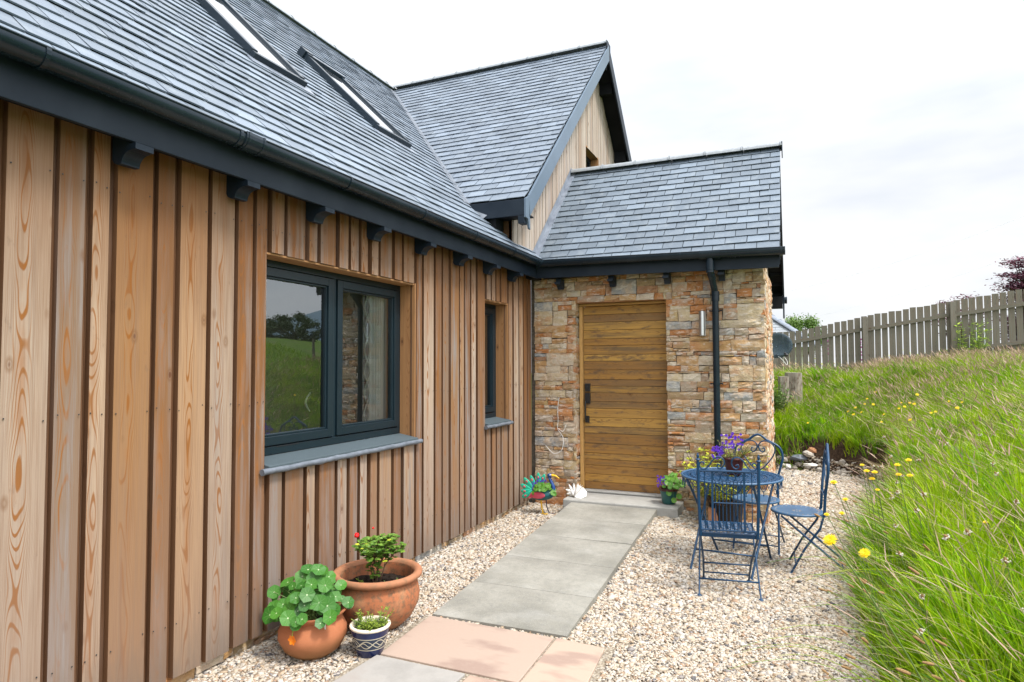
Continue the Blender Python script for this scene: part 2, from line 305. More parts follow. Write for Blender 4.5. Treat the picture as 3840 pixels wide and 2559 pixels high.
def mk_grass(name, stops, trans=.32):
    n = NT(name); isl = n.isl(); c = n.ramp(isl, stops); u, v, _ = n.xyz(n.co('UV')); o = n.co()
    p = n.noise(o, 1.7, 3); q = n.noise(o, 9, 3)
    c = n.mix(n.math('MULTIPLY', n.ramp(q, [(.4, 0.0), (.62, 1.0)]), .45), c, (.09, .26, .006, 1))
    c = n.mix(n.math('MULTIPLY', n.ramp(p, [(.4, 0.0), (.65, 1.0)]), .45), c, (.46, .56, .012, 1))
    n.fin(c, .7, .12); t = n.n('BsdfTranslucent'); n.put(t, 0, c); ms = n.n('MixShader'); ms.inputs[0].default_value = trans
    n.l(n.p, 0, ms, 1); n.l(t, 0, ms, 2); n.l(ms, 0, n.out, 0); return n.m
M['grass'] = mk_grass('long_grass', [(0, (.08, .23, .004)), (.3, (.19, .42, .004)), (.6, (.30, .53, .006)), (.88, (.46, .59, .012)), (.95, (.50, .44, .12)), (1, (.5, .42, .2))])
M['grassdark'] = mk_grass('bank_grass', [(0, (.06, .18, .006)), (.5, (.14, .31, .010)), (.85, (.25, .40, .02)), (1, (.42, .38, .18))])
M['straw'] = leaf_mat('dead_straw', (.36, .28, .14), (.58, .48, .28), .8, .3)
M['broadleaf'] = leaf_mat('plantain_leaf', (.07, .18, .02), (.20, .34, .04), .5, .3)
M['seed'] = leaf_mat('seed_heads', (.30, .19, .13), (.48, .34, .27), .8, .3)
M['plantain'] = speckled('plantain_head', (.16, .09, .04), (.42, .27, .13), 300, .9, .1, .6)
M['anther'] = painted('cream_anther', (.50, .47, .38), .8)
M['yellow'] = leaf_mat('yellow_petal', (.80, .58, .01), (.85, .66, .02), .6, .3)
M['purple'] = leaf_mat('violet_petal', (.10, .03, .50), (.18, .05, .62), .5, .3)
M['pinkf'] = leaf_mat('foxglove_petal', (.45, .06, .35), (.6, .12, .5), .5, .3)
M['orange'] = leaf_mat('orange_petal', (.85, .18, .01), (.85, .28, .02), .5, .3)
M['red'] = leaf_mat('red_petal', (.70, .01, .01), (.8, .015, .02), .5, .2)
M['nast'] = leaf_mat('nasturtium_leaf', (.025, .115, .012), (.06, .20, .022), .45, .18, veins=True)
M['nast2'] = leaf_mat('small_nasturtium_leaf', (.06, .19, .015), (.12, .28, .03), .45, .2, veins=True)
M['rose'] = leaf_mat('rose_leaf', (.05, .14, .02), (.22, .36, .05), .45, .3)
M['limeleaf'] = leaf_mat('lime_leaf', (.30, .42, .03), (.62, .62, .06), .5, .35)
M['greenleaf'] = leaf_mat('herb_leaf', (.14, .24, .02), (.32, .40, .06), .5, .35)
M['treeleaf'] = leaf_mat('tree_leaf', (.06, .13, .02), (.16, .25, .05), .6, .25)
M['treeleafd'] = leaf_mat('dark_tree_leaf', (.025, .05, .014), (.06, .10, .025), .6, .2)
M['copper'] = leaf_mat('copper_leaf', (.075, .025, .05), (.22, .08, .12), .5, .2)
M['weed'] = leaf_mat('weed_leaf', (.20, .36, .03), (.42, .52, .06), .5, .35)

def mk_glass():
    n = NT('window_glass'); n.t.nodes.remove(n.p)
    tr = n.n('BsdfTransparent'); tr.inputs[0].default_value = (.93, .96, .95, 1)
    gl = n.n('BsdfGlossy'); gl.inputs['Roughness'].default_value = .0; gl.inputs[0].default_value = (.9, .95, 1, 1)
    fr = n.n('Fresnel'); fr.inputs[0].default_value = 2.1
    ms = n.n('MixShader'); f = n.math('MULTIPLY', (fr, 0), 1.35, clamp=True); n.put(ms, 0, f)
    n.l(tr, 0, ms, 1); n.l(gl, 0, ms, 2); n.l(ms, 0, n.out, 0); return n.m
M['glass'] = mk_glass()
def mk_skyglass():
    n = NT('roof_window_glass'); return n.fin((.34, .37, .40), .03, 1.0, .9)
M['skyglass'] = mk_skyglass()
def mk_curtain():
    n = NT('lace_curtain'); n.fin((.88, .90, .88), .9, .1); t = n.n('BsdfTranslucent'); t.inputs[0].default_value = (.85, .87, .85, 1)
    ms = n.n('MixShader'); ms.inputs[0].default_value = .5; n.l(n.p, 0, ms, 1); n.l(t, 0, ms, 2); n.l(ms, 0, n.out, 0); return n.m
M['curtain'] = mk_curtain()
M['cream_cloth'] = painted('cream_cloth', (.55, .50, .38), .9)
def mk_mesh_dish():
    n = NT('perforated_dish'); n.fin((.05, .085, .11), .5, .4); tr = n.n('BsdfTransparent'); ms = n.n('MixShader'); ms.inputs[0].default_value = .28
    n.l(n.p, 0, ms, 1); n.l(tr, 0, ms, 2); n.l(ms, 0, n.out, 0); return n.m
M['dish'] = mk_mesh_dish()
def mk_bluepot():
    n = NT('blue_glaze'); o = n.co(); x, y, z = n.xyz(o); ang = n.math('ARCTAN2', y, x)
    a = n.noise(o, 30, 4)
    def line(zz, amp, freq, ph, wd):
        s_ = n.math('SINE', n.math('ADD', n.math('MULTIPLY', ang, float(freq)), ph))
        dz = n.math('ABSOLUTE', n.math('SUBTRACT', z, n.math('ADD', n.math('MULTIPLY', s_, amp), zz)))
        return n.ramp(n.math('DIVIDE', dz, wd), [(.6, 1.0), (1, 0.0)])
    c = n.mix(a, (.005, .010, .055, 1), (.010, .022, .085, 1))
    band = n.math('MULTIPLY', n.math('GREATER_THAN', z, .055), n.math('LESS_THAN', z, .118))
    c = n.mix(n.math('MULTIPLY', band, .7), c, (.022, .035, .05, 1))
    for zz, amp, fq, ph in ((.118, 0, 1, 0), (.055, 0, 1, 0), (.006, 0, 1, 0), (.087, .020, 4, 0), (.087, .020, 4, 3.14), (.087, .010, 9, 1.0)):
        c = n.mix(n.math('MULTIPLY', line(zz, amp, fq, ph, .0028), .9), c, (.62, .56, .42, 1))
    return n.fin(c, .22, .6)
M['bluepot'] = mk_bluepot()
M['potcream'] = painted('cream_glaze', (.70, .62, .50), .35)
M['birdteal'] = painted('teal_enamel', (.01, .11, .13), .35); M['birdgreen'] = painted('green_enamel', (.02, .42, .27), .35)
M['birdpink'] = painted('pink_enamel', (.62, .08, .13), .4); M['birdyellow'] = painted('yellow_enamel', (.75, .42, .01), .4)
M['birdblue'] = painted('blue_enamel', (.01, .05, .20), .35); M['birdlegd'] = painted('dark_leg_enamel', (.03, .02, .05), .5)
M['terraorange'] = speckled('brick_orange', (.42, .20, .10), (.50, .26, .14), 20)

# ------------------------------------------------------------------ mesh builder
class MB:
    def __init__(s): s.v = []; s.f = []; s.uv = []; s.mi = []
    def add(s, vs, fs, uvs=None, mi=0):
        b = len(s.v); s.v += [tuple(p) for p in vs]
        for k, f in enumerate(fs):
            s.f.append(tuple(b+i for i in f)); s.mi.append(mi)
            s.uv.append(uvs[k] if uvs else [(0, 0)]*len(f))
    def box(s, x0, x1, y0, y1, z0, z1, g='z', jit=0, mi=0):
        P = [(x, y, z) for z in (z0, z1) for y in (y0, y1) for x in (x0, x1)]
        if jit: P = [(a+random.uniform(-jit, jit), b+random.uniform(-jit, jit), c+random.uniform(-jit, jit)) for a, b, c in P]
        s.hexa(P, g, mi)
    def hexa(s, P, g='z', mi=0):
        fs = [(0, 2, 3, 1), (4, 5, 7, 6), (0, 1, 5, 4), (2, 6, 7, 3), (0, 4, 6, 2), (1, 3, 7, 5)]
        cx = sum(p[0] for p in P)/8; cy = sum(p[1] for p in P)/8; cz = sum(p[2] for p in P)/8
        i = 'xyz'.index(g); o = [j for j in range(3) if j != i]; cc = (cx, cy, cz)
        def uv(p): return ((p[o[0]]-cc[o[0]])+(p[o[1]]-cc[o[1]]), p[i])
        s.add(P, fs, [[uv(P[k]) for k in f] for f in fs], mi)
    def prism(s, poly, ax, a, b, mi=0):
        """poly: 2-D outline in the two other axes (in x,y,z order), extruded along ax from a to b"""
        n = len(poly); o = [j for j in range(3) if j != ax]
        def P(q, t):
            r = [0, 0, 0]; r[o[0]], r[o[1]] = q; r[ax] = t; return tuple(r)
        vs = [P(q, a) for q in poly]+[P(q, b) for q in poly]
        fs = [tuple(range(n))[::-1], tuple(range(n, 2*n))]+[(i, (i+1) % n, n+(i+1) % n, n+i) for i in range(n)]
        s.add(vs, fs, [[(vs[k][o[0]], vs[k][o[1]]) if f_i < 2 else (vs[k][ax], vs[k][o[1]]) for k in f] for f_i, f in enumerate(fs)], mi)
    def tube(s, pts, r, seg=8, closed=False, cap=True, mi=0):
        pts = [Vector(p) for p in pts]; n = len(pts); rs = r if isinstance(r, (list, tuple)) else [r]*n
        vs = []; prev = None
        for i, p in enumerate(pts):
            if closed: t = pts[(i+1) % n]-pts[i-1]
            else: t = pts[min(i+1, n-1)]-pts[max(i-1, 0)]
            t = t.normalized() if t.length > 1e-9 else Vector((0, 0, 1))
            if prev is None:
                a = Vector((0, 0, 1)) if abs(t.z) < .9 else Vector((1, 0, 0)); u = t.cross(a).normalized()
            else:
                u = prev-t*prev.dot(t); u = u.normalized() if u.length > 1e-6 else t.orthogonal().normalized()
            prev = u; w_ = t.cross(u)
            for k in range(seg):
                an = 2*math.pi*k/seg; vs.append(p+(u*math.cos(an)+w_*math.sin(an))*rs[i])
        fs = []; m_ = n if closed else n-1
        for i in range(m_):
            for k in range(seg):
                a = i*seg+k; b = i*seg+(k+1) % seg; j = ((i+1) % n)*seg
                fs.append((a, b, j+(k+1) % seg, j+k))
        if cap and not closed: fs += [tuple(range(seg))[::-1], tuple((n-1)*seg+k for k in range(seg))]
        s.add(vs, fs, None, mi)
    def lathe(s, prof, seg=32, c=(0, 0, 0), mi=0, sx=1, sy=1):
        vs = []; n = len(prof)
        for k in range(seg):
            an = 2*math.pi*k/seg
            for r, z in prof: vs.append((c[0]+r*math.cos(an)*sx, c[1]+r*math.sin(an)*sy, c[2]+z))
        fs = []
        for k in range(seg):
            k2 = (k+1) % seg
            for i in range(n-1):
                fs.append((k*n+i, k2*n+i, k2*n+i+1, k*n+i+1))
        s.add(vs, fs, None, mi)
    def disc(s, c, r, seg=32, mi=0, jit=0):
        vs = [c]+[(c[0]+r*math.cos(2*math.pi*k/seg), c[1]+r*math.sin(2*math.pi*k/seg), c[2]+random.uniform(-jit, jit)) for k in range(seg)]
        s.add(vs, [(0, k+1, (k+1) % seg+1) for k in range(seg)], None, mi)
    def blob(s, c, r, seg=10, rings=7, jit=0, mi=0, rot=None):
        rx, ry, rz = r if isinstance(r, tuple) else (r, r, r); vs = []; ph = random.uniform(0, 6)
        pts = [(0, 0, 1)]+[(math.sin(math.pi*i/rings)*math.cos(2*math.pi*k/seg), math.sin(math.pi*i/rings)*math.sin(2*math.pi*k/seg), math.cos(math.pi*i/rings)) for i in range(1, rings) for k in range(seg)]+[(0, 0, -1)]
        for p in pts:
            q = Vector((p[0]*rx, p[1]*ry, p[2]*rz))*(1+random.uniform(-jit, jit))
            if rot: q = rot @ q
            vs.append((c[0]+q.x, c[1]+q.y, c[2]+q.z))
        fs = [(0, 1+k, 1+(k+1) % seg) for k in range(seg)]
        for i in range(rings-2):
            for k in range(seg): fs.append((1+i*seg+k, 1+(i+1)*seg+k, 1+(i+1)*seg+(k+1) % seg, 1+i*seg+(k+1) % seg))
        L = len(vs)-1; b = 1+(rings-2)*seg; fs += [(L, b+(k+1) % seg, b+k) for k in range(seg)]
        s.add(vs, fs, None, mi)
    def leaf(s, p, d, nrm, L, W, mi=0, bend=.15):
        d = Vector(d).normalized(); nrm = Vector(nrm); sd_ = d.cross(nrm)
        sd_ = sd_.normalized() if sd_.length > 1e-6 else d.orthogonal().normalized(); nn = sd_.cross(d); p = Vector(p)
        vs = [p, p+d*L*.3+sd_*W*.45-nn*L*bend*.1, p+d*L*.7+sd_*W*.38-nn*L*bend*.5, p+d*L-nn*L*bend, p+d*L*.7-sd_*W*.38-nn*L*bend*.5, p+d*L*.3-sd_*W*.45-nn*L*bend*.1]
        s.add(vs, [(0, 1, 2, 3), (0, 3, 4, 5)], None, mi)
    def rleaf(s, c, nrm, r, mi=0, seg=12):
        nrm = Vector(nrm).normalized(); u = nrm.orthogonal().normalized(); u.rotate(Matrix.Rotation(random.uniform(0, 6.28), 3, nrm)); v = nrm.cross(u); c = Vector(c)
        vs = [c-nrm*r*.12]; uvs = [(0, 0)]
        for k in range(seg):
            a = 2*math.pi*k/seg; q = r*(1+random.uniform(-.05, .05)+(.06 if k % 2 else -.03))
            vs.append(c+u*math.cos(a)*q+v*math.sin(a)*q+nrm*random.uniform(-.06, .06)*r); uvs.append((math.cos(a), math.sin(a)))
        fs = [(0, k+1, (k+1) % seg+1) for k in range(seg)]
        s.add(vs, fs, [[uvs[i] for i in f] for f in fs], mi)
    def build(s, name, mats, parent=None, bevel=0, smooth=False, loc=None):
        me = bpy.data.meshes.new(name); me.from_pydata(s.v, [], s.f); me.update()
        mats = mats if isinstance(mats, (list, tuple)) else [mats]
        for m_ in mats: me.materials.append(M[m_] if isinstance(m_, str) else m_)
        me.polygons.foreach_set('material_index', s.mi)
        ul = me.uv_layers.new(name='UVMap'); ul.data.foreach_set('uv', [c for f in s.uv for q in f for c in q])
        if smooth: me.polygons.foreach_set('use_smooth', [True]*len(s.f))
        o = bpy.data.objects.new(name, me); C.objects.link(o)
        if parent: o.parent = parent
        if loc is not None: o.location = loc
        if bevel:
            b = o.modifiers.new('bevel', 'BEVEL'); b.width = bevel; b.segments = 2; b.limit_method = 'ANGLE'; b.angle_limit = R(40)
        if smooth:
            pass
        return o

def smooth_by_angle(o, ang=40):
    me = o.data; bm = bmesh.new(); bm.from_mesh(me)
    for f in bm.faces: f.smooth = True
    for e in bm.edges:
        e.smooth = not (len(e.link_faces) != 2 or e.calc_face_angle(0) > R(ang))
    bm.to_mesh(me); bm.free(); return o

def thing(name, label, cat, loc=(0, 0, 0), rz=0, group=None):
    o = bpy.data.objects.new(name, None); C.objects.link(o); o.empty_display_size = .1
    o.location = loc; o.rotation_euler = (0, 0, rz); o['label'] = label; o['category'] = cat
    if group: o['group'] = group
    return o
def tag(o, label, cat, group=None, kind=None):
    if label: o['label'] = label
    if cat: o['category'] = cat
    if group: o['group'] = group
    if kind: o['kind'] = kind
    return o
def dup(root, loc, rz, label, group=None, scale=1):
    r = root.copy(); C.objects.link(r); r.location = loc; r.rotation_euler = (0, 0, rz); r['label'] = label; r.scale = (scale,)*3
    if group: r['group'] = group
    for ch in list(root.children):
        c = ch.copy(); C.objects.link(c); c.parent = r
        for g in list(ch.children):
            d = g.copy(); C.objects.link(d); d.parent = c
    return r
def numpy_mesh(name, V, Fq, mat, uv=None):
    """V (n,3), Fq (m,k) all faces with k corners"""
    me = bpy.data.meshes.new(name); k = Fq.shape[1]
    me.vertices.add(len(V)); me.vertices.foreach_set('co', V.astype(np.float32).ravel())
    me.loops.add(Fq.size); me.loops.foreach_set('vertex_index', Fq.astype(np.int32).ravel())
    me.polygons.add(len(Fq)); me.polygons.foreach_set('loop_start', np.arange(0, Fq.size, k, dtype=np.int32))
    me.update(calc_edges=True); me.validate()
    me.materials.append(M[mat]); o = bpy.data.objects.new(name, me); C.objects.link(o); return o

# ------------------------------------------------------------------ terrain
TOE = [(.64, -6), (.56, 1.0), (.50, 2.0), (.44, 2.8), (.37, 3.8), (.34, 4.6), (.39, 5.4), (.47, 6.4), (.62, 7.4), (.85, 8.5), (1.05, 9.4), (.95, 10.1), (.55, 10.6), (.1, 10.8), (-.3, 10.75), (-1.2, 10.7), (-3, 10.7)]
POLY = np.array(TOE+[(-3, 60), (90, 60), (90, -6)], float)
def inside(P):
    x, y = P[:, 0], P[:, 1]; r = np.zeros(len(P), bool); n = len(POLY); j = n-1
    for i in range(n):
        xi, yi = POLY[i]; xj, yj = POLY[j]
        c = ((yi > y) != (yj > y)) & (x < (xj-xi)*(y-yi)/((yj-yi) if yj != yi else 1e-9)+xi); r ^= c; j = i
    return r
def toedist(P):
    d = np.full(len(P), 1e9); T = np.array(TOE, float)
    for a, b in zip(T[:-1], T[1:]):
        ab = b-a; t = np.clip(((P-a)@ab)/(ab@ab), 0, 1); d = np.minimum(d, np.hypot(*(P-(a+t[:, None]*ab)).T))
    return d*np.where(inside(P), 1, -1)
def vnoise(x, y, s, seed=0):
    X, Y = np.floor(x*s).astype(int), np.floor(y*s).astype(int); fx, fy = x*s-X, y*s-Y
    fx = fx*fx*(3-2*fx); fy = fy*fy*(3-2*fy)
    def h(a, b): v = np.sin(a*127.1+b*311.7+seed*74.7)*43758.5453; return v-np.floor(v)
    return (h(X, Y)*(1-fx)+h(X+1, Y)*fx)*(1-fy)+(h(X, Y+1)*(1-fx)+h(X+1, Y+1)*fx)*fy
def H(P):
    P = np.atleast_2d(np.asarray(P, float)); x, y = P[:, 0], P[:, 1]; d = toedist(P)
    steep = np.clip((y-7)/1.5, 0, 1)                     # bare cut earth at the far end of the bank
    w_ = .42-.14*steep; s = np.clip(d/w_, 0, 1); s = s*s*(3-2*s)
    h = s*(.30+.24*steep)+.30*np.clip(d-.3, 0, 2.2)+.105*np.clip(x-.9, 0, 2.2)
    fade = np.clip((x/np.maximum(y, 1)-.42)/.3, 0, 1)
    h += .085*np.clip(x-3.5, 0, 60)*fade
    h -= .7*np.clip((y-16.5)/5, 0, 1)*(1-fade)
    h += (vnoise(x, y, 1.1)-.5)*.16*np.clip(d/1.0, 0, 1)+(vnoise(x, y, 4, 3)-.5)*.07*np.clip(d/.3, 0, 1)
    return np.where(d > 0, h, -.04)
def h1(x, y): return float(H([(x, y)])[0])
def terrain():
    xs = np.concatenate([np.linspace(-60, -6, 12), np.linspace(-4, -1.2, 8), np.arange(-1.0, 4, .055), np.linspace(4.2, 12, 30), np.linspace(13, 120, 30)])
    ys = np.concatenate([np.linspace(-60, -4, 14), np.arange(-3, 7, .1), np.arange(7, 14, .055), np.linspace(14.3, 40, 40), np.linspace(44, 200, 20)])
    X, Y = np.meshgrid(xs, ys); P = np.stack([X.ravel(), Y.ravel()], 1); Z = H(P)
    V = np.column_stack([P, Z]); nx, ny = len(xs), len(ys)
    i = np.arange(nx*ny).reshape(ny, nx); Q = np.stack([i[:-1, :-1], i[:-1, 1:], i[1:, 1:], i[1:, :-1]], -1).reshape(-1, 4)
    o = numpy_mesh('ground', V, Q, 'ground'); o.data.polygons.foreach_set('use_smooth', [True]*len(Q)); o['kind'] = 'structure'; return o
terrain()
# hills far beyond the field, seen mirrored in the window
hb = MB(); N_ = 60; vs = []
for i in range(N_+1):
    a = R(12+85*i/N_); r = 420
    hgt = 42+7*math.sin(a*5)+5*math.sin(a*13+1)+2*math.sin(a*31)
    vs += [(math.sin(a)*r*.85, math.cos(a)*r*.85, -4), (math.sin(a)*r, math.cos(a)*r, hgt if a > R(24) else -3+hgt*.05), (math.sin(a)*r*1.2, math.cos(a)*r*1.2, -4)]
fs = []
for i in range(N_):
    for k in range(2): fs.append((i*3+k, i*3+k+1, i*3+k+4, i*3+k+3))
hb.add(vs, fs); o = hb.build('hills', 'hill', smooth=True); o['kind'] = 'structure'

# ------------------------------------------------------------------ gravel, path, paving
def mound(x, y):                          # the chippings are banked up against the ramp and the doorstep
    a = np.clip((y-4.0)/2.4, 0, 1); return .075*a*a*(3-2*a)*np.exp(-(np.maximum(x+1.28, 0)/.45)**2)*(x > -1.75)
gxs, gys = np.arange(-2.95, 1.36, .1), np.arange(-3, 11.61, .1); GX_, GY_ = np.meshgrid(gxs, gys); ii = np.arange(GX_.size).reshape(GX_.shape)
o = numpy_mesh('gravel_bed', np.column_stack([GX_.ravel(), GY_.ravel(), mound(GX_.ravel(), GY_.ravel())]), np.stack([ii[:-1, :-1], ii[:-1, 1:], ii[1:, 1:], ii[1:, :-1]], -1).reshape(-1, 4), 'gravelbed'); o['kind'] = 'structure'
PATH = [(-2.154, 3.62), (-1.25, 3.63), (-1.315, 6.66), (-2.235, 6.66)]
SAND = [[(-2.135, 3.02), (-1.30, 3.02), (-1.317, 3.595), (-2.160, 3.60)], [(-1.283, 2.40), (-.93, 2.38), (-1.005, 3.575), (-1.300, 3.60)],
        [(-2.19, 2.20), (-1.605, 2.20), (-1.585, 2.995), (-2.137, 2.995)], [(-1.585, 2.20), (-1.285, 2.20), (-1.30, 2.995), (-1.560, 2.995)],
        [(-2.2, 1.4), (-1.5, 1.4), (-1.5, 2.175), (-2.19, 2.175)], [(-1.475, 1.4), (-.9, 1.4), (-.92, 2.175), (-1.475, 2.175)]]
def pz(y): return .022+max(0, (y-3.62))/3.04*.118
pb = MB()
for k in range(5):
    t0, t1 = k/5+.0007, (k+1)/5-.0007
    def L(t, s): a = [PATH[0][i]+(PATH[3][i]-PATH[0][i])*t for i in (0, 1)]; b = [PATH[1][i]+(PATH[2][i]-PATH[1][i])*t for i in (0, 1)]; return [a[i]+(b[i]-a[i])*s for i in (0, 1)]
    j = random.uniform(-.003, .003)
    c = [L(t0, 0), L(t0, 1), L(t1, 0), L(t1, 1)]
    P = [(q[0]+j, q[1], -.05) for q in c]+[(q[0]+j, q[1], pz(q[1])+random.uniform(-.003, .003)) for q in c]
    P = [P[0], P[1], P[2], P[3], P[4], P[5], P[6], P[7]]
    pb.hexa(P)
o = pb.build('path', 'slab', bevel=.002); o['kind'] = 'structure'
sb = MB()
for q in SAND:
    a, b, c, d = q; dz = random.uniform(0, .004)
    sb.hexa([(*a, -.04), (*b, -.04), (*d, -.04), (*c, -.04), (*a, .018+dz), (*b, .018+dz), (*d, .018+dz), (*c, .018+dz)])
sb.mi = [1 if (f // 6) in (2, 4) else 0 for f in range(len(sb.f))]; o = sb.build('paving', ['sand', 'sandgrey'], bevel=.005); o['kind'] = 'structure'
o = (lambda m: (m.box(-2.2, -.95, 1.4, 3.61, -.03, .008), m.build('joint_sand', 'gravelbed'))[1])(MB()); o['kind'] = 'structure'

def in_quad(P, q):
    r = np.ones(len(P), bool)
    for i in range(4):
        a = np.array(q[i]); b = np.array(q[(i+1) % 4]); r &= ((b[0]-a[0])*(P[:, 1]-a[1])-(b[1]-a[1])*(P[:, 0]-a[0])) > .004*0
    return r
def gravel():
    out = []
    for (x0, x1, y0, y1, dens, s) in ((-2.88, 1.0, 1.6, 4.3, 8800, .0064), (-2.88, 1.1, 4.3, 6.5, 6000, .0076), (-2.88, 1.3, 6.5, 11.0, 2600, .0105)):
        n = int((x1-x0)*(y1-y0)*dens); P = np.column_stack([rng.uniform(x0, x1, n), rng.uniform(y0, y1, n)])
        keep = toedist(P) < .12
        keep &= ~in_quad(P, PATH)
        for q in SAND[:4]: keep &= ~in_quad(P, q)
        keep &= ~((P[:, 0] > -2.2) & (P[:, 0] < -.95) & (P[:, 1] < 3.61))
        keep &= ~((P[:, 1] > 7.05) & (P[:, 0] < -.27)); keep &= ~((P[:, 1] > 6.6) & (P[:, 0] < -1.1) & (P[:, 0] > -2.33))
        keep &= (P[:, 0] < P[:, 1]*.27+.5)
        P = P[keep]; out.append(np.column_stack([P, np.full(len(P), s)]))
    G = np.concatenate(out); n = len(G)
    cube = np.array([(x, y, z) for z in (-1, 1) for y in (-1, 1) for x in (-1, 1)], float)
    V = cube[None]*(1+rng.uniform(-.38, .38, (n, 8, 3)))
    sc_ = G[:, 2:3]*rng.lognormal(0, .34, (n, 1))*np.column_stack([rng.uniform(.8, 1.3, n), rng.uniform(.6, 1, n), rng.uniform(.3, .6, n)])
    V *= sc_[:, None, :]
    a = rng.uniform(0, 6.28, n); t = rng.normal(0, .35, n); ca, sa, ct, st_ = np.cos(a), np.sin(a), np.cos(t), np.sin(t)
    x, y, z = V[..., 0].copy(), V[..., 1].copy(), V[..., 2].copy()
    x, z = x*ct[:, None]+z*st_[:, None], -x*st_[:, None]+z*ct[:, None]
    V[..., 0] = x*ca[:, None]-y*sa[:, None]; V[..., 1] = x*sa[:, None]+y*ca[:, None]; V[..., 2] = z
    hz = np.maximum(H(G[:, :2]), 0)+mound(G[:, 0], G[:, 1])+rng.uniform(0, 1, n)**2*.008+G[:, 2]*.25
    V += np.column_stack([G[:, :2], hz])[:, None, :]
    fs = np.array([(0, 2, 3, 1), (4, 5, 7, 6), (0, 1, 5, 4), (2, 6, 7, 3), (0, 4, 6, 2), (1, 3, 7, 5)])
    Q = (np.arange(n)[:, None, None]*8+fs[None]).reshape(-1, 4)
    o = numpy_mesh('gravel', V.reshape(-1, 3), Q, 'gravel'); o['kind'] = 'stuff'; o['label'] = 'cream and brown gravel chippings around the path'; o['category'] = 'gravel'
gravel()

# ------------------------------------------------------------------ THE HOUSE
WX = -2.82                           # face of the boards on the long wall
HOUSE = thing('house', 'larch clad house with slate roofs and a stone porch, timber door and grey windows', 'house', (-2.82, 7.04, 0))
HL = (2.82, -7.04, 0)
def hp(mb, name, mat, **k): return mb.build(name, mat, HOUSE, loc=HL, **k)

# --- long board wall
BL = [(1.31, 1.455), (1.475, 1.658), (1.676, 1.796), (1.816, 1.900), (1.928, 2.114), (2.134, 2.235), (2.258, 2.430), (2.452, 2.612), (2.632, 2.745), (2.763, 2.851)]
y = 1.29
while y > -1.2:
    wd = random.uniform(.08, .18); BL.insert(0, (y-wd, y)); y -= wd+.022
BW = [(2.876, 2.985), (3.009, 3.174), (3.197, 3.28), (3.308, 3.467), (3.496, 3.6), (3.619, 3.713), (3.736, 3.821), (3.861, 3.95), (3.971, 4.129), (4.158, 4.263), (4.287, 4.446)]
BR = [(4.480, 4.571), (4.589, 4.758), (4.777, 4.888), (4.908, 5.017), (5.045, 5.203), (5.221, 5.305), (5.325, 5.431), (5.454, 5.555), (5.584, 5.752)]
BS = [(5.779, 5.881), (5.905, 5.998), (6.018, 6.11), (6.142, 6.300)]
BE = [(6.336, 6.437), (6.462, 6.597), (6.621, 6.733), (6.753, 6.854), (6.872, 6.99)]
WT, WB_ = 2.285, 1.065               # window head and foot
wb = MB()
def board(m, y0, y1, z0, z1, x=WX, th=.031):
    y0 += .007; y1 -= .004
    d = random.uniform(-.003, .003); t = random.uniform(-.002, .002)
    P = [(x-th, y0, z0), (x+d, y0, z0), (x-th, y1, z0), (x+d, y1, z0), (x-th, y0+t, z1), (x+d, y0+t, z1), (x-th, y1+t, z1), (x+d, y1+t, z1)]
    k0 = len(m.mi); m.hexa(P); m.mi[k0+2] = 1; m.mi[k0+3] = 1     # edges in darker brown, the shade of the gaps put into their colour
SH = .0025
for a, b in BL+BR+BE: board(wb, a, b, .077+random.uniform(-.004, .004), 2.80)
for a, b in BW: board(wb, a, b, .077, .985); board(wb, a, b, WT+random.uniform(-.002, .002), 2.80)
for a, b in BS: board(wb, a, b, .077, .985); board(wb, a, b, WT, 2.80)
# nail heads in pairs on every board
for a, b in BL+BR+BE+BW+BS:
    for zz in (.35, 1.40, 2.42):
        if (a, b) in BW+BS and zz == 1.40: continue
        for yy in (a+.018, b-.018):
            wb.blob((WX+.0035, yy+random.uniform(-.004, .004), zz+random.uniform(-.012, .012)), (.0015, .0038, .0038), 6, 4, mi=2)
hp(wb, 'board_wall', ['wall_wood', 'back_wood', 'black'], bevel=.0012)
ub = MB()
def ustrip(y0, y1, z0, z1):
    y = y0
    while y < y1-.001:
        e = min(y+.13, y1); ub.box(WX-.048, WX-.0325, y, e-.002, z0, z1); y = e
ustrip(-1.3, 2.852, .085, 2.80); ustrip(4.46, 5.76, .085, 2.80); ustrip(6.315, 7.01, .085, 2.80)
for a, b in ((2.852, 4.46), (5.76, 6.315)): ustrip(a, b, .085, .98); ustrip(a, b, WT+.004, 2.80)
hp(ub, 'under_boards', 'back_wood')
# structural wall behind, split round the two openings (butted, never overlapping)
sw = MB()
for a, b, c, d in ((-1.4, 2.83, .16, 2.9), (4.50, 5.74, .16, 2.9), (6.34, 7.0, .16, 2.9), (2.83, 4.50, .16, 1.00), (5.74, 6.34, .16, 1.00), (2.83, 4.50, 2.34, 2.9), (5.74, 6.34, 2.34, 2.9)):
    sw.box(-3.10, -2.869, a, b, c, d)
hp(sw, 'inner_wall', 'plaster')
rm = MB()
rm.box(-6.4, -3.1, 0.9, 7.3, .10, .16); rm.box(-6.4, -3.1, 0.9, 7.3, 2.60, 2.66); rm.box(-6.5, -6.4, 0.9, 2.0, .16, 2.60); rm.box(-6.5, -6.4, 2.0, 4.9, .16, .9); rm.box(-6.4, -3.1, 7.2, 7.3, .16, 2.60); rm.box(-6.4, -3.1, .8, .9, .16, 2.6); rm.box(-6.4, -3.1, 5.0, 5.08, .16, 2.6)  # rear wall left open above, an unseen gap added to backlight the curtain
hp(rm, 'room_walls', 'plaster')
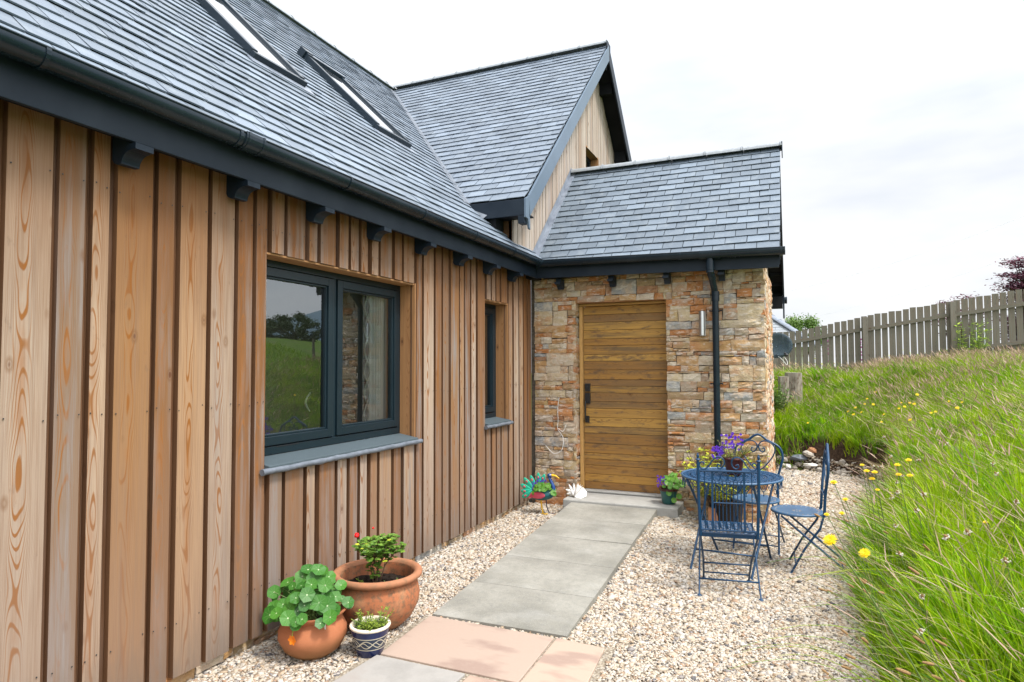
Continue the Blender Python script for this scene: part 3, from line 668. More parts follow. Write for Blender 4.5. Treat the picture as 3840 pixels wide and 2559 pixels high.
# plinth of rough stone under the boards
def stone(m, P0, du, dv, dn, w_, h_, proud, nu=4, nv=3, rough=.006):
    """one rough-faced stone; P0 lower left corner on the wall plane, du/dv/dn unit vectors"""
    P0, du, dv, dn = map(Vector, (P0, du, dv, dn)); j = min(w_, h_)*.10
    cj = {k: (random.uniform(-j, j)*.6, random.uniform(-j, j)*.5) for k in ((0, 0), (1, 0), (0, 1), (1, 1))}
    vs = []; tx, ty = random.uniform(-.012, .012), random.uniform(-.008, .008)
    def pt(s, t):
        ox = sum(cj[a, b][0]*(s if a else 1-s)*(t if b else 1-t) for a in (0, 1) for b in (0, 1))
        oy = sum(cj[a, b][1]*(s if a else 1-s)*(t if b else 1-t) for a in (0, 1) for b in (0, 1))
        return s*w_+ox, t*h_+oy
    for b in range(nv+1):
        for a in range(nu+1):
            s, t = a/nu, b/nv; x_, y_ = pt(s, t); e = min(s, 1-s, t, 1-t) == 0
            if e: x_ += random.uniform(-1, 1)*.003; y_ += random.uniform(-1, 1)*.003
            n_ = proud+(s-.5)*tx+(t-.5)*ty+(random.uniform(-rough, rough) if not e else -.006+random.uniform(-.002, .002))
            vs.append(P0+du*x_+dv*y_+dn*n_)
    k = len(vs); rim = [a for a in range(nu+1)]+[(b)*(nu+1)+nu for b in range(1, nv+1)]+[nv*(nu+1)+a for a in range(nu-1, -1, -1)]+[b*(nu+1) for b in range(nv-1, 0, -1)]
    for i in rim: vs.append(vs[i]-dn*(proud+.03))
    fs = [(b*(nu+1)+a, b*(nu+1)+a+1, (b+1)*(nu+1)+a+1, (b+1)*(nu+1)+a) for b in range(nv) for a in range(nu)]
    n = len(rim); fs += [(rim[i], k+i, k+(i+1) % n, rim[(i+1) % n]) for i in range(n)]
    m.add(vs, fs)
def rubble(m, P0, du, dv, dn, W_, H_, holes=(), gap=.0035, wmin=.07, wmax=.25, seed=1):
    rs = random.Random(seed); P0 = Vector(P0); du_, dv_ = Vector(du), Vector(dv)
    def emit(u0, v0, u1, v1):
        if u1-u0 < .025 or v1-v0 < .015: return
        for (a, b, c, d) in holes:
            if u0 < c and u1 > a and v0 < d and v1 > b:
                parts = []
                if u0 < a-.02: parts.append((u0, v0, a, v1))
                if u1 > c+.02: parts.append((c, v0, u1, v1))
                if v1 > d+.01: parts.append((max(u0, a), d, min(u1, c), v1))
                if v0 < b-.01: parts.append((max(u0, a), v0, min(u1, c), b))
                for q in parts: emit(*q)
                return
        stone(m, P0+du_*(u0+gap/2)+dv_*(v0+gap/2), du, dv, dn, u1-u0-gap, v1-v0-gap, rs.uniform(-.004, .014), nu=max(3, min(7, int((u1-u0)/.045))), nv=3 if v1-v0 > .05 else 2)
    v = 0
    while v < H_-.01:
        ch = rs.choice((.085, .11, .13, .15, .17)); ch = ch if v+ch < H_-.05 else H_-v; u = 0
        while u < W_-.001:
            wd = rs.uniform(.14, .44); wd = wd if u+wd < W_-.08 else W_-u
            r_ = rs.random()
            if ch > .10 and r_ < .78:
                cut = [0]+sorted(rs.sample([.3, .42, .5, .62, .72], 1 if rs.random() < .68 else 2))+[1]
                for a, b in zip(cut[:-1], cut[1:]):
                    uu = u
                    while uu < u+wd-.001:
                        ww = rs.uniform(wmin, wmax)*(.75 if b-a < .4 else 1); ww = ww if uu+ww < u+wd-.06 else u+wd-uu
                        emit(uu, v+ch*a, uu+ww, v+ch*b); uu += ww
            else: emit(u, v, u+wd, v+ch)
            u += wd
        v += ch
st = MB()
rubble(st, (-2.865, -1.3, -.06), (0, 1, 0), (0, 0, 1), (1, 0, 0), 8.32, .15, seed=4)
hp(st, 'stone_plinth', 'stone')
# --- porch walls
SX0, SX1, SY = -2.80, -.265, 7.04
DX0, DX1, DZ0, DZ1 = -2.29, -1.262, .20, 2.335
ps = MB()
rubble(ps, (SX0, SY, -.05), (1, 0, 0), (0, 0, 1), (0, -1, 0), SX1-SX0, 2.75, holes=[(DX0-SX0, -.06, DX1-SX0, DZ1+.05)], seed=11)
rubble(ps, (SX1, SY+.0, -.05), (0, 1, 0), (0, 0, 1), (1, 0, 0), 2.5, 2.75, seed=12)
rubble(ps, (DX0, SY+.16, .15), (0, -1, 0), (0, 0, 1), (1, 0, 0), .16, DZ1-.15, seed=13, wmin=.16, wmax=.2)
hp(ps, 'stone_wall', 'stone')
pc = MB()
for a, b, c, d in ((SX0-.05, DX0-.03, -.05, 2.72), (DX1+.02, SX1-.03, -.05, 2.72), (DX0-.03, DX1+.02, DZ1+.03, 2.72)):
    pc.box(a, b, SY+.02, SY+.30, c, d)
pc.box(SX1-.30, SX1-.03, SY+.301, SY+2.5, -.05, 2.72)
g_ = [(SY+.02, 2.722), (SY+2.5, 2.722), (8.3, 4.0)]
pc.prism([(8.3-1.2, 2.722), (8.3+1.2, 2.722), (8.3, 3.98)], 0, SX1-.3, SX1-.03)
hp(pc, 'wall_core', 'mortar')
ln = MB(); ln.box(DX0-.02, DX1+.03, SY+.005, SY+.19, DZ1-.005, DZ1+.042); hp(ln, 'door_lintel', 'reveal_wood')
# --- door
dr = MB(); py = [240, 288, 333, 380, 430, 470, 522, 560, 612, 668, 705, 745, 795, 835, 888, 940, 980, 1040, 1095, 1130, 1165, 1215, 1260, 1302]
DL, DR_ = -2.241, DX1+.03
for a, b in zip(py[:-1], py[1:]):
    za, zb = 2.298-(a-240)*.001979, 2.298-(b-240)*.001979
    dr.box(DL, DR_, SY+.148, SY+.195, zb+.0015, za-.0015, g='x')
door = hp(dr, 'door', 'door_wood', bevel=.004)
dk = MB(); dk.box(DL, DR_, SY+.196, SY+.23, .18, 2.31); dk.build('door_back', 'black', door)
hd = MB(); xh = DL+.045
hd.box(xh-.032, xh+.032, SY+.128, SY+.147, 1.315, 1.405); hd.box(xh-.032, xh+.032, SY+.126, SY+.147, 1.175, 1.295)
hd.box(xh-.032, xh+.018, SY+.126, SY+.147, .955, 1.03)
hd.tube([(xh-.012, SY+.13, 1.20), (xh-.012, SY+.085, 1.195), (xh-.012, SY+.08, 1.16), (xh-.012, SY+.08, 1.03), (xh-.012, SY+.09, .99), (xh-.012, SY+.13, .985)], .009, 8)
hd.tube([(xh, SY+.13, 1.36), (xh, SY+.105, 1.36)], .014, 12)
hd.build('door_handle', 'black', door, bevel=.003)
fr = MB(); fr.box(DX0+.008, DL-.003, SY+.10, SY+.21, .165, 2.30); fr.box(DX0+.008, DX1+.02, SY+.11, SY+.21, 2.303, DZ1-.008, g='x')
hp(fr, 'door_frame', 'oak_frame', bevel=.004)
sp = MB(); sp.box(-2.33, -1.10, 6.66, SY+.03, -.04, .165, g='x'); sp.box(DX0+.0, DX1+.02, SY+.032, SY+.24, -.04, .166, g='x'); sp.box(DL, DX1+.01, SY+.06, SY+.24, .168, .195, g='x')
hp(sp, 'door_step', 'step', bevel=.012)

# --- windows
def casement(y0, y1, z0, z1, sashes):
    fx = WX-.15
    f = MB()                                     # outer frame
    f.box(fx-.07, fx, y0, y0+.045, z0, z1); f.box(fx-.07, fx, y1-.045, y1, z0, z1)
    f.box(fx-.07, fx, y0+.045, y1-.045, z1-.045, z1, g='y'); f.box(fx-.07, fx+.004, y0+.045, y1-.045, z0, z0+.05, g='y')
    for a, b in zip(sashes[:-1], sashes[1:]):
        pass
    for m_ in sashes[1:-1]: f.box(fx-.07, fx-.001, m_-.018, m_+.018, z0+.05, z1-.045)
    win = hp(f, 'window', 'frame', bevel=.003)
    for a, b in zip(sashes[:-1], sashes[1:]):
        s = MB(); g_ = .004; a2 = a+(.045 if a == sashes[0] else .018)+g_; b2 = b-(.045 if b == sashes[-1] else .018)-g_; c2, d2 = z0+.05+g_+.004, z1-.045-g_; wd = .055; X1 = fx+.012; X0 = fx-.05
        s.box(X0, X1, a2, a2+wd, c2, d2); s.box(X0, X1, b2-wd, b2, c2, d2); s.box(X0, X1, a2+wd, b2-wd, d2-wd, d2, g='y'); s.box(X0, X1, a2+wd, b2-wd, c2, c2+wd, g='y')
        for (p, q, r, t) in ((a2+wd, a2+wd+.014, c2+wd, d2-wd), (b2-wd-.014, b2-wd, c2+wd, d2-wd), (a2+wd+.014, b2-wd-.014, d2-wd-.014, d2-wd), (a2+wd+.014, b2-wd-.014, c2+wd, c2+wd+.014)):
            s.box(X0, X1-.014, p, q, r, t)
        so_ = s.build('sash', 'frame', win, bevel=.003)
        p = MB(); gx = fx-.022; p.add([(gx, a2+wd, c2+wd), (gx, b2-wd, c2+wd), (gx, b2-wd, d2-wd), (gx, a2+wd, d2-wd)], [(0, 1, 2, 3)]); p.build('pane', 'glass', win)
    v = MB(); v.box(fx+.001, fx+.006, sashes[0]+.25, sashes[0]+.45, z0+.043, z0+.047, g='y'); v.build('vent', 'black', win)
    return win
casement(2.84, 4.475, WB_, WT-.01, [2.84, 3.640, 4.475])
casement(5.752, 6.325, WB_, WT-.01, [5.752, 6.325])
for y0, y1 in ((2.852, 4.462), (5.758, 6.318)):
    rv = MB()
    rv.box(WX-.148, WX-.006, y1, y1+.014, WB_-.03, WT+.003); rv.box(WX-.148, WX-.034, y0-.018, y0, WB_-.03, WT+.003)
    rv.box(WX-.148, WX-.012, y0, y1, WT-.012, WT-.001, g='y')
    hp(rv, 'window_reveal', 'reveal_wood')
for y0, y1, e in ((2.852, 4.462, .05), (5.758, 6.318, .04)):
    sl = MB(); ld = MB(); sl.hexa([(WX-.15, y0, 1.00), (WX+.032, y0, .985), (WX-.15, y1, 1.00), (WX+.032, y1, .985), (WX-.15, y0, WB_-.002), (WX+.032, y0, 1.033), (WX-.15, y1, WB_-.002), (WX+.032, y1, 1.033)])
    n = int((y1-y0)/.03); pts = [(WX+.026, y0-e+(y1-y0+2*e)*i/n, 1.003+.0015*math.sin(i*.7)) for i in range(n+1)]
    ld.tube(pts, [.018+(.002 if i % 5 == 0 else 0)+random.uniform(-.0012, .0012) for i in range(n+1)], 10)
    hp(sl, 'window_sill', 'sill', bevel=.004); smooth_by_angle(hp(ld, 'lead_roll', 'lead'), 60)
# curtain and stay behind the glass
cu = MB(); n = 60; x0 = WX-.235
def ctn(y0, y1, amp, fq, m, xo=0):
    vs = []
    for i in range(n+1):
        y_ = y0+(y1-y0)*i/n; xx = x0+xo+amp*math.sin(i*fq)+amp*.4*math.sin(i*fq*2.3+1)
        vs += [(xx, y_, .95), (xx, y_, 2.36)]
    m.add(vs, [(2*i, 2*i+2, 2*i+3, 2*i+1) for i in range(n)])
ctn(4.15, 4.36, .018, .55, cu); cur = thing('curtain', 'white lace curtain with a grey wavy edge behind the large window', 'curtain', (x0, 4.3, .95)); cu.build('lace_panel', 'curtain', cur, loc=(-x0, -4.3, -.95), smooth=True)
cc = MB(); ctn(4.36, 4.49, .008, .3, cc, -.01); cc.build('lining', 'cream_cloth', cur, loc=(-x0, -4.3, -.95), smooth=True)
ce = MB(); ctn(4.06, 4.15, .006, .2, ce, .01); ce.build('edge_band', M['ridge'], cur, loc=(-x0, -4.3, -.95), smooth=True)
cw = MB()
for ph in (0, math.pi): cw.tube([(x0+.022, 4.105+.034*math.sin(z*19+ph), z) for z in np.linspace(.97, 2.34, 90)], .007, 5)
cw.build('wavy_trim', 'curtain', cur, loc=(-x0, -4.3, -.95))
wst = MB(); wst.tube([(WX-.24, 3.50+.045*math.sin(t*math.pi)*-1, 1.30+.13*t) for t in np.linspace(0, 1, 10)], [.004+.004*math.sin(t*math.pi) for t in np.linspace(0, 1, 10)], 6)
o = wst.build('window_hook', 'white'); tag(o, 'small white curved hook hanging inside the left pane of the large window', 'hook')

# --- eaves of the long wall
fa = MB(); fa.box(-2.702, -2.68, -1.4, 6.82, 2.615, 2.79, g='y'); hp(fa, 'fascia_board', 'fascia', bevel=.003)
sf = MB(); sf.box(-2.818, -2.703, -1.4, 6.95, 2.655, 2.67); sf.box(-2.818, -2.70, 6.822, 7.02, 2.62, 2.652); hp(sf, 'soffit', 'soffit')
def corbel(name, f, wd):
    prof = [(0, .15), (0, .03), (.012, .010), (.03, 0), (.062, 0)]+[(.062+.063*(1-math.cos(a)), .064*math.sin(a)) for a in np.linspace(.15, math.pi/2, 7)]+[(.135, .066), (.155, .066), (.155, .098), (.112, .100), (.112, .150)]
    m = MB(); n = len(prof); vs = [f(p, q, 0) for p, q in prof]+[f(p, q, wd) for p, q in prof]
    m.add(vs, [tuple(range(n))[::-1], tuple(range(n, 2*n))]+[(i, (i+1) % n, n+(i+1) % n, n+i) for i in range(n)])
    return hp(m, name, 'fascia')
for yy in (-.6, .02, .66, 1.28, 1.905, 2.545, 3.169, 3.80, 4.445, 5.09, 5.70, 6.29):
    corbel('eaves_bracket', lambda p, q, t, yy=yy: (WX+.002+p, yy+t, 2.525+q*.86), .088)
for xx in (-2.48, -1.865, -1.262, -.70):
    corbel('eaves_bracket', lambda p, q, t, xx=xx: (xx+t, SY-.015-p*1.1, 2.49+q*.78), .062)

def halfround(p0, p1, r=.056, th=.004, ends=(0, 0), side=None):
    m = MB(); p0, p1 = Vector(p0), Vector(p1); d = (p1-p0).normalized(); s_ = d.cross(Vector((0, 0, 1))).normalized(); n = 14; vs = []
    prof = [(math.cos(a)*r, -math.sin(a)*r) for a in np.linspace(-.25, math.pi+.0, n)]
    prof2 = [(x*(r-th)/r, z*(r-th)/r) for x, z in prof[::-1]]
    pr = prof+prof2
    for P in (p0, p1):
        for a, b in pr: vs.append(P+s_*a+Vector((0, 0, b)))
    k = len(pr); m.add(vs, [(i, (i+1) % k, k+(i+1) % k, k+i) for i in range(k)])
    for e, P in zip(ends, (p0, p1)):
        if e: m.add([P+s_*a+Vector((0, 0, b))+d*(.004*e) for a, b in prof], [tuple(range(n))])
    m.bead = (p0, p1, s_*r*math.cos(-.25)*1.0, r)
    sd_ = s_*(math.cos(-.25)*r); zz = Vector((0, 0, math.sin(.25)*r))
    m.tube([p0+sd_+zz, p1+sd_+zz], .006, 6)
    return m
def gring(p, d, r, wd, m, full=math.pi+.1):
    p, d = Vector(p), Vector(d).normalized(); s_ = d.cross(Vector((0, 0, 1))).normalized(); n = 14; vs = []
    for t in (-wd/2, wd/2):
        for rr in (r, r-.006):
            for a in np.linspace(-.3, math.pi, n): vs.append(p+d*t+s_*(math.cos(a)*rr)-Vector((0, 0, math.sin(a)*rr)))
    for i in range(n-1):
        a = i; m_ = [(a, a+1, 2*n+a+1, 2*n+a), (n+a, 3*n+a, 3*n+a+1, n+a+1), (a, n+a, n+a+1, a+1), (2*n+a, 2*n+a+1, 3*n+a+1, 3*n+a)]
        m.add([vs[k] for q in m_ for k in q], [(0, 1, 2, 3), (4, 5, 6, 7), (8, 9, 10, 11), (12, 13, 14, 15)])
GX, GY, GZg = -2.618, 6.762, 2.79
gm = halfround((GX, -1.4, GZg+.025), (GX, 6.80, GZg))
for yy in (.55, 1.477, 2.407, 3.30, 4.21, 5.09, 5.95, 6.70): gring((GX, yy, GZg+.02-.003*yy), (0, 1, 0), .061, .018, gm)
gring((GX, 2.50, GZg+.015), (0, 1, 0), .064, .13, gm); gring((GX, 2.455, GZg+.015), (0, 1, 0), .067, .014, gm); gring((GX, 2.555, GZg+.015), (0, 1, 0), .067, .014, gm)
smooth_by_angle(hp(gm, 'gutter', 'gutter'), 35)
gp = halfround((-2.66, GY, GZg-.002), (-.055, GY, 2.742), ends=(0, 1))
for xx in (-2.55, -1.86, -1.05, -.09): gring((xx, GY, GZg-.02*(xx+2.66)), (1, 0, 0), .061, .018, gp)
gring((-.76, GY, GZg-.036), (1, 0, 0), .064, .20, gp); gring((-.855, GY, GZg-.034), (1, 0, 0), .067, .014, gp); gring((-.665, GY, GZg-.038), (1, 0, 0), .067, .014, gp)
smooth_by_angle(hp(gp, 'gutter', 'gutter'), 35)
pf = MB(); pf.hexa([(-2.70, 6.82, 2.615), (-.115, 6.82, 2.575), (-2.70, 6.842, 2.615), (-.115, 6.842, 2.575), (-2.70, 6.82, 2.76), (-.115, 6.82, 2.725), (-2.70, 6.842, 2.76), (-.115, 6.842, 2.725)], g='x'); hp(pf, 'fascia_board', 'fascia', bevel=.003)
pso = MB(); pso.box(-2.66, -.14, 6.843, 7.02, 2.63, 2.645); hp(pso, 'soffit', 'soffit')
dp = MB(); xd = -.762
dp.tube([(xd, GY, GZg-.06), (xd, GY, 2.60), (xd, GY+.01, 2.56), (xd+.02, SY-.095, 2.40), (xd+.025, SY-.085, 2.35), (xd+.026, SY-.085, .04)], .034, 16)
for z0, z1, r in ((2.58, 2.68, .040), (2.28, 2.38, .041), (2.555, 2.575, .042), (2.34, 2.355, .044)):
    yy = GY if z0 > 2.5 else SY-.085; dp.tube([(xd+(0 if z0 > 2.5 else .026), yy, z0), (xd+(0 if z0 > 2.5 else .026), yy, z1)], r, 16)
dp.tube([(xd+.012, GY+.07, 2.50), (xd+.005, GY+.03, 2.54)], .038, 14)
for zc_ in (2.18, 1.42, .55):
    dp.tube([(xd+.026, SY-.085, zc_-.012), (xd+.026, SY-.085, zc_+.012)], .038, 16); dp.box(xd-.03, xd+.082, SY-.07, SY-.02, zc_-.006, zc_+.006)
    dp.blob((xd-.03, SY-.085, zc_), .010, 8, 5); dp.blob((xd+.082, SY-.085, zc_), .010, 8, 5)
smooth_by_angle(hp(dp, 'downpipe', 'gutter'), 35)

# --- slate roofs
def clip(poly, planes):
    for (a, b, c) in planes:                      # keep a*u+b*v <= c
        o_ = []; n = len(poly)
        for i in range(n):
            p, q = poly[i], poly[(i+1) % n]; dp_, dq = a*p[0]+b*p[1]-c, a*q[0]+b*q[1]-c
            if dp_ <= 0: o_.append(p)
            if dp_*dq < 0: t = dp_/(dp_-dq); o_.append((p[0]+(q[0]-p[0])*t, p[1]+(q[1]-p[1])*t))
        poly = o_
        if len(poly) < 3: return []
    return poly
def slates(m, O, du, dv, dn, u0, u1, L, expo, wid, planes_fn, seed=0, lift=.014, th=.008):
    rs = random.Random(seed); O, du, dv, dn = map(Vector, (O, du, dv, dn)); n = int(math.ceil(L/expo)); expo = L/n
    for r in range(n):
        off = (r % 2)*wid/2+rs.uniform(-.008, .008); u = u0-wid*1.5+off
        while u < u1:
            a, b = u+.0022+rs.uniform(0, .002), u+wid-.0022-rs.uniform(0, .002); u += wid
            v0 = r*expo+rs.uniform(-.003, .003); v1 = (r+1)*expo+.03; sk = rs.uniform(-.002, .002)
            poly = [(a, v0), ((a+b)/2, v0+rs.uniform(-.0015, .0015)), (b, v0+sk), (b, min(v1, L)), (a, min(v1, L))]
            poly = clip(poly, planes_fn((a+b)/2, v0))
            if not poly: continue
            tw = rs.uniform(-.0025, .0025); lf = lift+rs.uniform(-.002, .004)
            def hgt(p): return lf*(1-(p[1]-r*expo)/(expo+.03))+tw*((p[0]-a)/wid-.5)+.004
            k = len(poly)
            vs = [O+du*p[0]+dv*p[1]+dn*(hgt(p)+th) for p in poly]+[O+du*p[0]+dv*p[1]+dn*hgt(p) for p in poly]
            m.add(vs, [tuple(range(k)), tuple(range(k, 2*k))[::-1]]+[(i, k+i, k+(i+1) % k, (i+1) % k) for i in range(k)])
RX, RZ, RY = -6.395, 6.475, 9.35                  # main ridge x, ridge height, cross ridge y
EX, EZ = -2.62, 2.80
sm = (RZ-EZ)/(EX-RX); LM = math.hypot(RZ-EZ, EX-RX); dvm = Vector((RX-EX, 0, RZ-EZ)).normalized(); dnm = Vector((RZ-EZ, 0, EX-RX)).normalized()
CY0, CZ0 = 6.04, 3.335                            # eave of the cross gable
sc_ = (RZ-CZ0)/(RY-CY0); LC = math.hypot(RZ-CZ0, RY-CY0); dvc = Vector((0, RY-CY0, RZ-CZ0)).normalized(); dnc = Vector((0, -(RZ-CZ0), RY-CY0)).normalized()
cm = -dvm.x                                        # x = EX - v*cm on the main slope
def valley_main(c, v):
    x = EX-v*cm
    if x > -2.745: return [(1, 0, 6.84)]
    if x > -3.05: return [(1, 0, 6.262)]
    # Y = RY - (sm/sc_)*(x-RX)
    k = sm/sc_; return [(1, -k*cm, RY-k*(EX-RX))]
rf = MB(); slates(rf, (EX, 0, EZ), (0, 1, 0), dvm, dnm, -1.4, 9.4, LM, .137, .205, valley_main, 1)
hp(rf, 'roof', 'slate')
rc = MB(); k_ = sc_/sm; cc_ = dvc.y
# cross gable: u = X, valley X = RX + (RY-Y)*sc_/sm, keep X >= that
slates(rc, (0, CY0, CZ0), (1, 0, 0), dvc, dnc, -6.5, -2.50, LC, .137, .205, lambda c, v: [(-1, -k_*cc_, -(RX+(RY-CY0)*k_)), (1, 0, -2.50)], 2)
gable_roof = hp(rc, 'gable_roof', 'slate')
PRY, PRZ, PEY, PEZ = 8.30, 4.235, 6.762, 2.745
sp_ = (PRZ-PEZ)/(PRY-PEY); LP = math.hypot(PRZ-PEZ, PRY-PEY); dvp = Vector((0, PRY-PEY, PRZ-PEZ)).normalized(); dnp = Vector((0, -(PRZ-PEZ), PRY-PEY)).normalized()
rpb = MB(); slates(rpb, (0, PEY, PEZ), (1, 0, 0), dvp, dnp, -2.75, -.10, LP, .133, .212, lambda c, v: [(-1, 0, 2.735), (1, 0, -.10)], 3, lift=.015)
porch_roof = hp(rpb, 'porch_roof', 'slate2')
# decks under the slates, far slopes
dk = MB()
def slab_(m, a, b, c, d, n, t): n = Vector(n)*t; m.hexa([Vector(a)-n, Vector(b)-n, Vector(d)-n, Vector(c)-n, a, b, d, c])
vy = CY0; vx = RX+(RY-CY0)*k_
dk.add([(EX, -1.4, EZ), (EX, 6.82, EZ), (-2.74, 6.82, EZ+(EX+2.74)*sm), (-2.74, 6.27, EZ+(EX+2.74)*sm), (vx, vy, CZ0), (RX, RY, RZ), (RX, -1.4, RZ)], [(0, 1, 2, 3, 4, 5, 6)])
dk.add([(RX, -1.4, RZ), (RX, 15, RZ), (2*RX-EX+1.8, 15, EZ+1.7), (2*RX-EX+1.8, -1.4, EZ+1.7)], [(0, 1, 2, 3)])
dk.add([(vx, CY0, CZ0), (-2.51, CY0, CZ0), (-2.51, RY, RZ), (RX, RY, RZ)], [(0, 1, 2, 3)])
dk.add([(-2.51, RY, RZ), (-2.51, 2*RY-CY0, CZ0), (vx, 2*RY-CY0, CZ0), (RX, RY, RZ)], [(0, 1, 2, 3)])
dk.add([(RX, RY, RZ), (vx, 2*RY-CY0, CZ0), (EX, 14.0, EZ), (EX, 15, EZ), (RX, 15, RZ)], [(0, 1, 2, 3, 4)])
dk.add([(-2.74, PEY+.02, PEZ), (-.11, PEY+.02, PEZ), (-.11, PRY, PRZ-.01), (-2.74, PRY, PRZ-.01)], [(0, 1, 2, 3)])
dk.add([(-2.74, PRY, PRZ-.01), (-.11, PRY, PRZ-.01), (-.11, 9.95, PRZ-(9.95-PRY)*sp_), (-2.74, 9.95, PRZ-(9.95-PRY)*sp_)], [(0, 1, 2, 3)])
hp(dk, 'roof_deck', 'soffit')
# ridge tiles
def ridge(m, p0, p1, seg, r=.075):
    r *= 1.2
    p0, p1 = Vector(p0), Vector(p1); n = max(1, round((p1-p0).length/seg)); d = (p1-p0)/n; dd = d.normalized(); s_ = dd.cross(Vector((0, 0, 1))).normalized()
    for i in range(n):
        a, b = p0+d*i, p0+d*(i+1)*1; a = a+dd*.002; b = b-dd*.002
        k = 9; vs = []
        for P, rr in ((a, r), (b, r*.98)):
            for q in range(k): an = math.pi*(q/(k-1))*.96+.06; vs.append(P+s_*math.cos(an)*rr*1.25+Vector((0, 0, math.sin(an)*rr*.85-.03+.0)))
            for q in range(k-1, -1, -1): an = math.pi*(q/(k-1))*.96+.06; vs.append(P+s_*math.cos(an)*(rr-.014)*1.25+Vector((0, 0, math.sin(an)*(rr-.014)*.85-.03)))
        w2 = 2*k; m.add(vs, [(j, (j+1) % w2, w2+(j+1) % w2, w2+j) for j in range(w2)]+[tuple(range(w2)), tuple(range(w2, 2*w2))[::-1]])
        m.tube([b-dd*.012+s_*math.cos(an)*r*1.30+Vector((0, 0, math.sin(an)*r*.90-.03)) for an in np.linspace(.06, math.pi-.06, 9)], .008, 5)
for a_, b_, s_, r_ in (((RX, -1.4, RZ+.01), (RX, 15, RZ+.01), .45, .07), ((RX+.05, RY, RZ+.03), (-2.49, RY, RZ+.03), .45, .075), ((-2.72, PRY, PRZ+.02), (-.08, PRY, PRZ+.02), .43, .075)):
    rt_ = MB(); ridge(rt_, a_, b_, s_, r_); hp(rt_, 'ridge_tiles', 'ridge')
ec = MB(); ec.box(-.085, -.075, PRY-.10, PRY+.10, PRZ-.10, PRZ+.045); hp(ec, 'ridge_end_cap', 'fascia')
ec = MB(); ec.box(-2.494, -2.484, RY-.10, RY+.10, RZ-.10, RZ+.04); hp(ec, 'ridge_end_cap', 'fascia')
# valley lead
vl = MB(); p0 = Vector((vx+.02, CY0-.02, CZ0-.02)); p1 = Vector((RX, RY, RZ))
n = 24; vs = []
for i in range(n+1):
    p = p0.lerp(p1, i/n); wv = .10+.008*math.sin(i*1.7)
    a = p-Vector((0, 1, 0))*wv*1.2+dnm*.024; b = p+dnm*.012+dnc*.012+Vector((0, 0, .012)); c = p+Vector((1, 0, 0))*.035+dnc*.022
    vs += [a, b, c]
vl.add(vs, [(3*i+k, 3*i+k+1, 3*i+3+k+1, 3*i+3+k) for i in range(n) for k in range(2)])
for i in (5, 11, 17): p = p0.lerp(p1, i/n); vl.tube([p-Vector((0, 1, 0))*.09+dnm*.028, p+Vector((0, 0, .03))], .006, 5)
vl.add([(vx+.15, CY0-.10, CZ0-.25), (vx-.05, CY0-.16, CZ0+.0), (vx+.0, CY0-.0, CZ0+.01), (vx+.26, CY0-.01, CZ0-.12)], [(0, 1, 2, 3)])
hp(vl, 'valley_lead', 'lead')
fl = MB(); # flashing along gable wall above porch slates
a = Vector((-2.725, PEY+.08, PEZ+.08)); b = Vector((-2.725, PRY+.01, PRZ+.01))
for s0, s1 in ((0, .35), (.345, .68), (.675, 1.0)):
    p, q = a.lerp(b, s0), a.lerp(b, s1); e = dnp*.03
    fl.add([p+e, q+e, q+e+Vector((.05, 0, 0)), p+e+Vector((.05, 0, 0)), p+dnp*.10, q+dnp*.10, p+dnp*.02+Vector((.052, 0, 0)), q+dnp*.02+Vector((.052, 0, 0))], [(0, 1, 2, 3), (0, 4, 5, 1), (3, 2, 7, 6)])
hp(fl, 'step_flashing', 'flash')
# roof windows
def skylight(y0, y1, v0, v1):
    def P(y_, v, h): return Vector((EX, y_, EZ))+dvm*v+dnm*h
    def bar(m, ya, yb, va, vb, h0, h1): m.hexa([P(ya, va, h0), P(yb, va, h0), P(ya, vb, h0), P(yb, vb, h0), P(ya, va, h1), P(yb, va, h1), P(ya, vb, h1), P(yb, vb, h1)])
    m = MB(); t = .055
    bar(m, y0, y0+t, v0+t, v1-t, 0, .085); bar(m, y1-t, y1, v0+t, v1-t, 0, .085); bar(m, y0, y1, v0, v0+t, 0, .075); bar(m, y0, y1, v1-t, v1, 0, .10); bar(m, y0-.02, y0+.1, v1-.01, v1+.09, .0, .11)
    w_ = hp(m, 'roof_window', 'metal', bevel=.004)
    g_ = MB(); g_.add([P(y0+t, v0+t, .062), P(y1-t, v0+t, .062), P(y1-t, v1-t, .062), P(y0+t, v1-t, .062)], [(0, 1, 2, 3)]); g_.build('pane', 'skyglass', w_)
    ap = MB(); bar(ap, y0-.06, y1+.06, v0-.09, v0-.002, .022, .03); ap.build('apron', 'flash', w_)
skylight(3.72, 4.31, 1.75, 3.20); skylight(5.30, 5.91, 1.69, 3.04)

# --- cross gable wall
gx = -2.73; gw = MB(); y = 6.27
def gtop(y_): return RZ-abs(y_-RY)*sc_-.12
while y < 12.4:
    wd = random.uniform(.065, .13); a, b = y, y+wd; y = b+.014
    z0 = 2.86; z1a, z1b = gtop(a), gtop(b); ov = a < 9.57 and b > 8.93
    d = random.uniform(-.003, .003)
    for (c, e, f_) in ([(z0, z1a, z1b)] if not ov else [(z0, 4.0, 4.0), (4.83, z1a, z1b)]):
        if e <= c+.02: continue
        gw.hexa([(gx-.02, a, c), (gx+d, a, c), (gx-.02, b, c), (gx+d, b, c), (gx-.02, a, e), (gx+d, a, e), (gx-.02, b, f_), (gx+d, b, f_)])
hp(gw, 'gable_boards', 'gable_wood', bevel=.002)
gc = MB(); gc.prism([(6.28, 2.8), (8.90, 2.8), (8.90, gtop(8.9)), (6.28, gtop(6.28))], 0, gx-.06, gx-.022); gc.prism([(9.60, 2.8), (12.42, 2.8), (12.42, gtop(12.42)), (9.60, gtop(9.6))], 0, gx-.06, gx-.022)
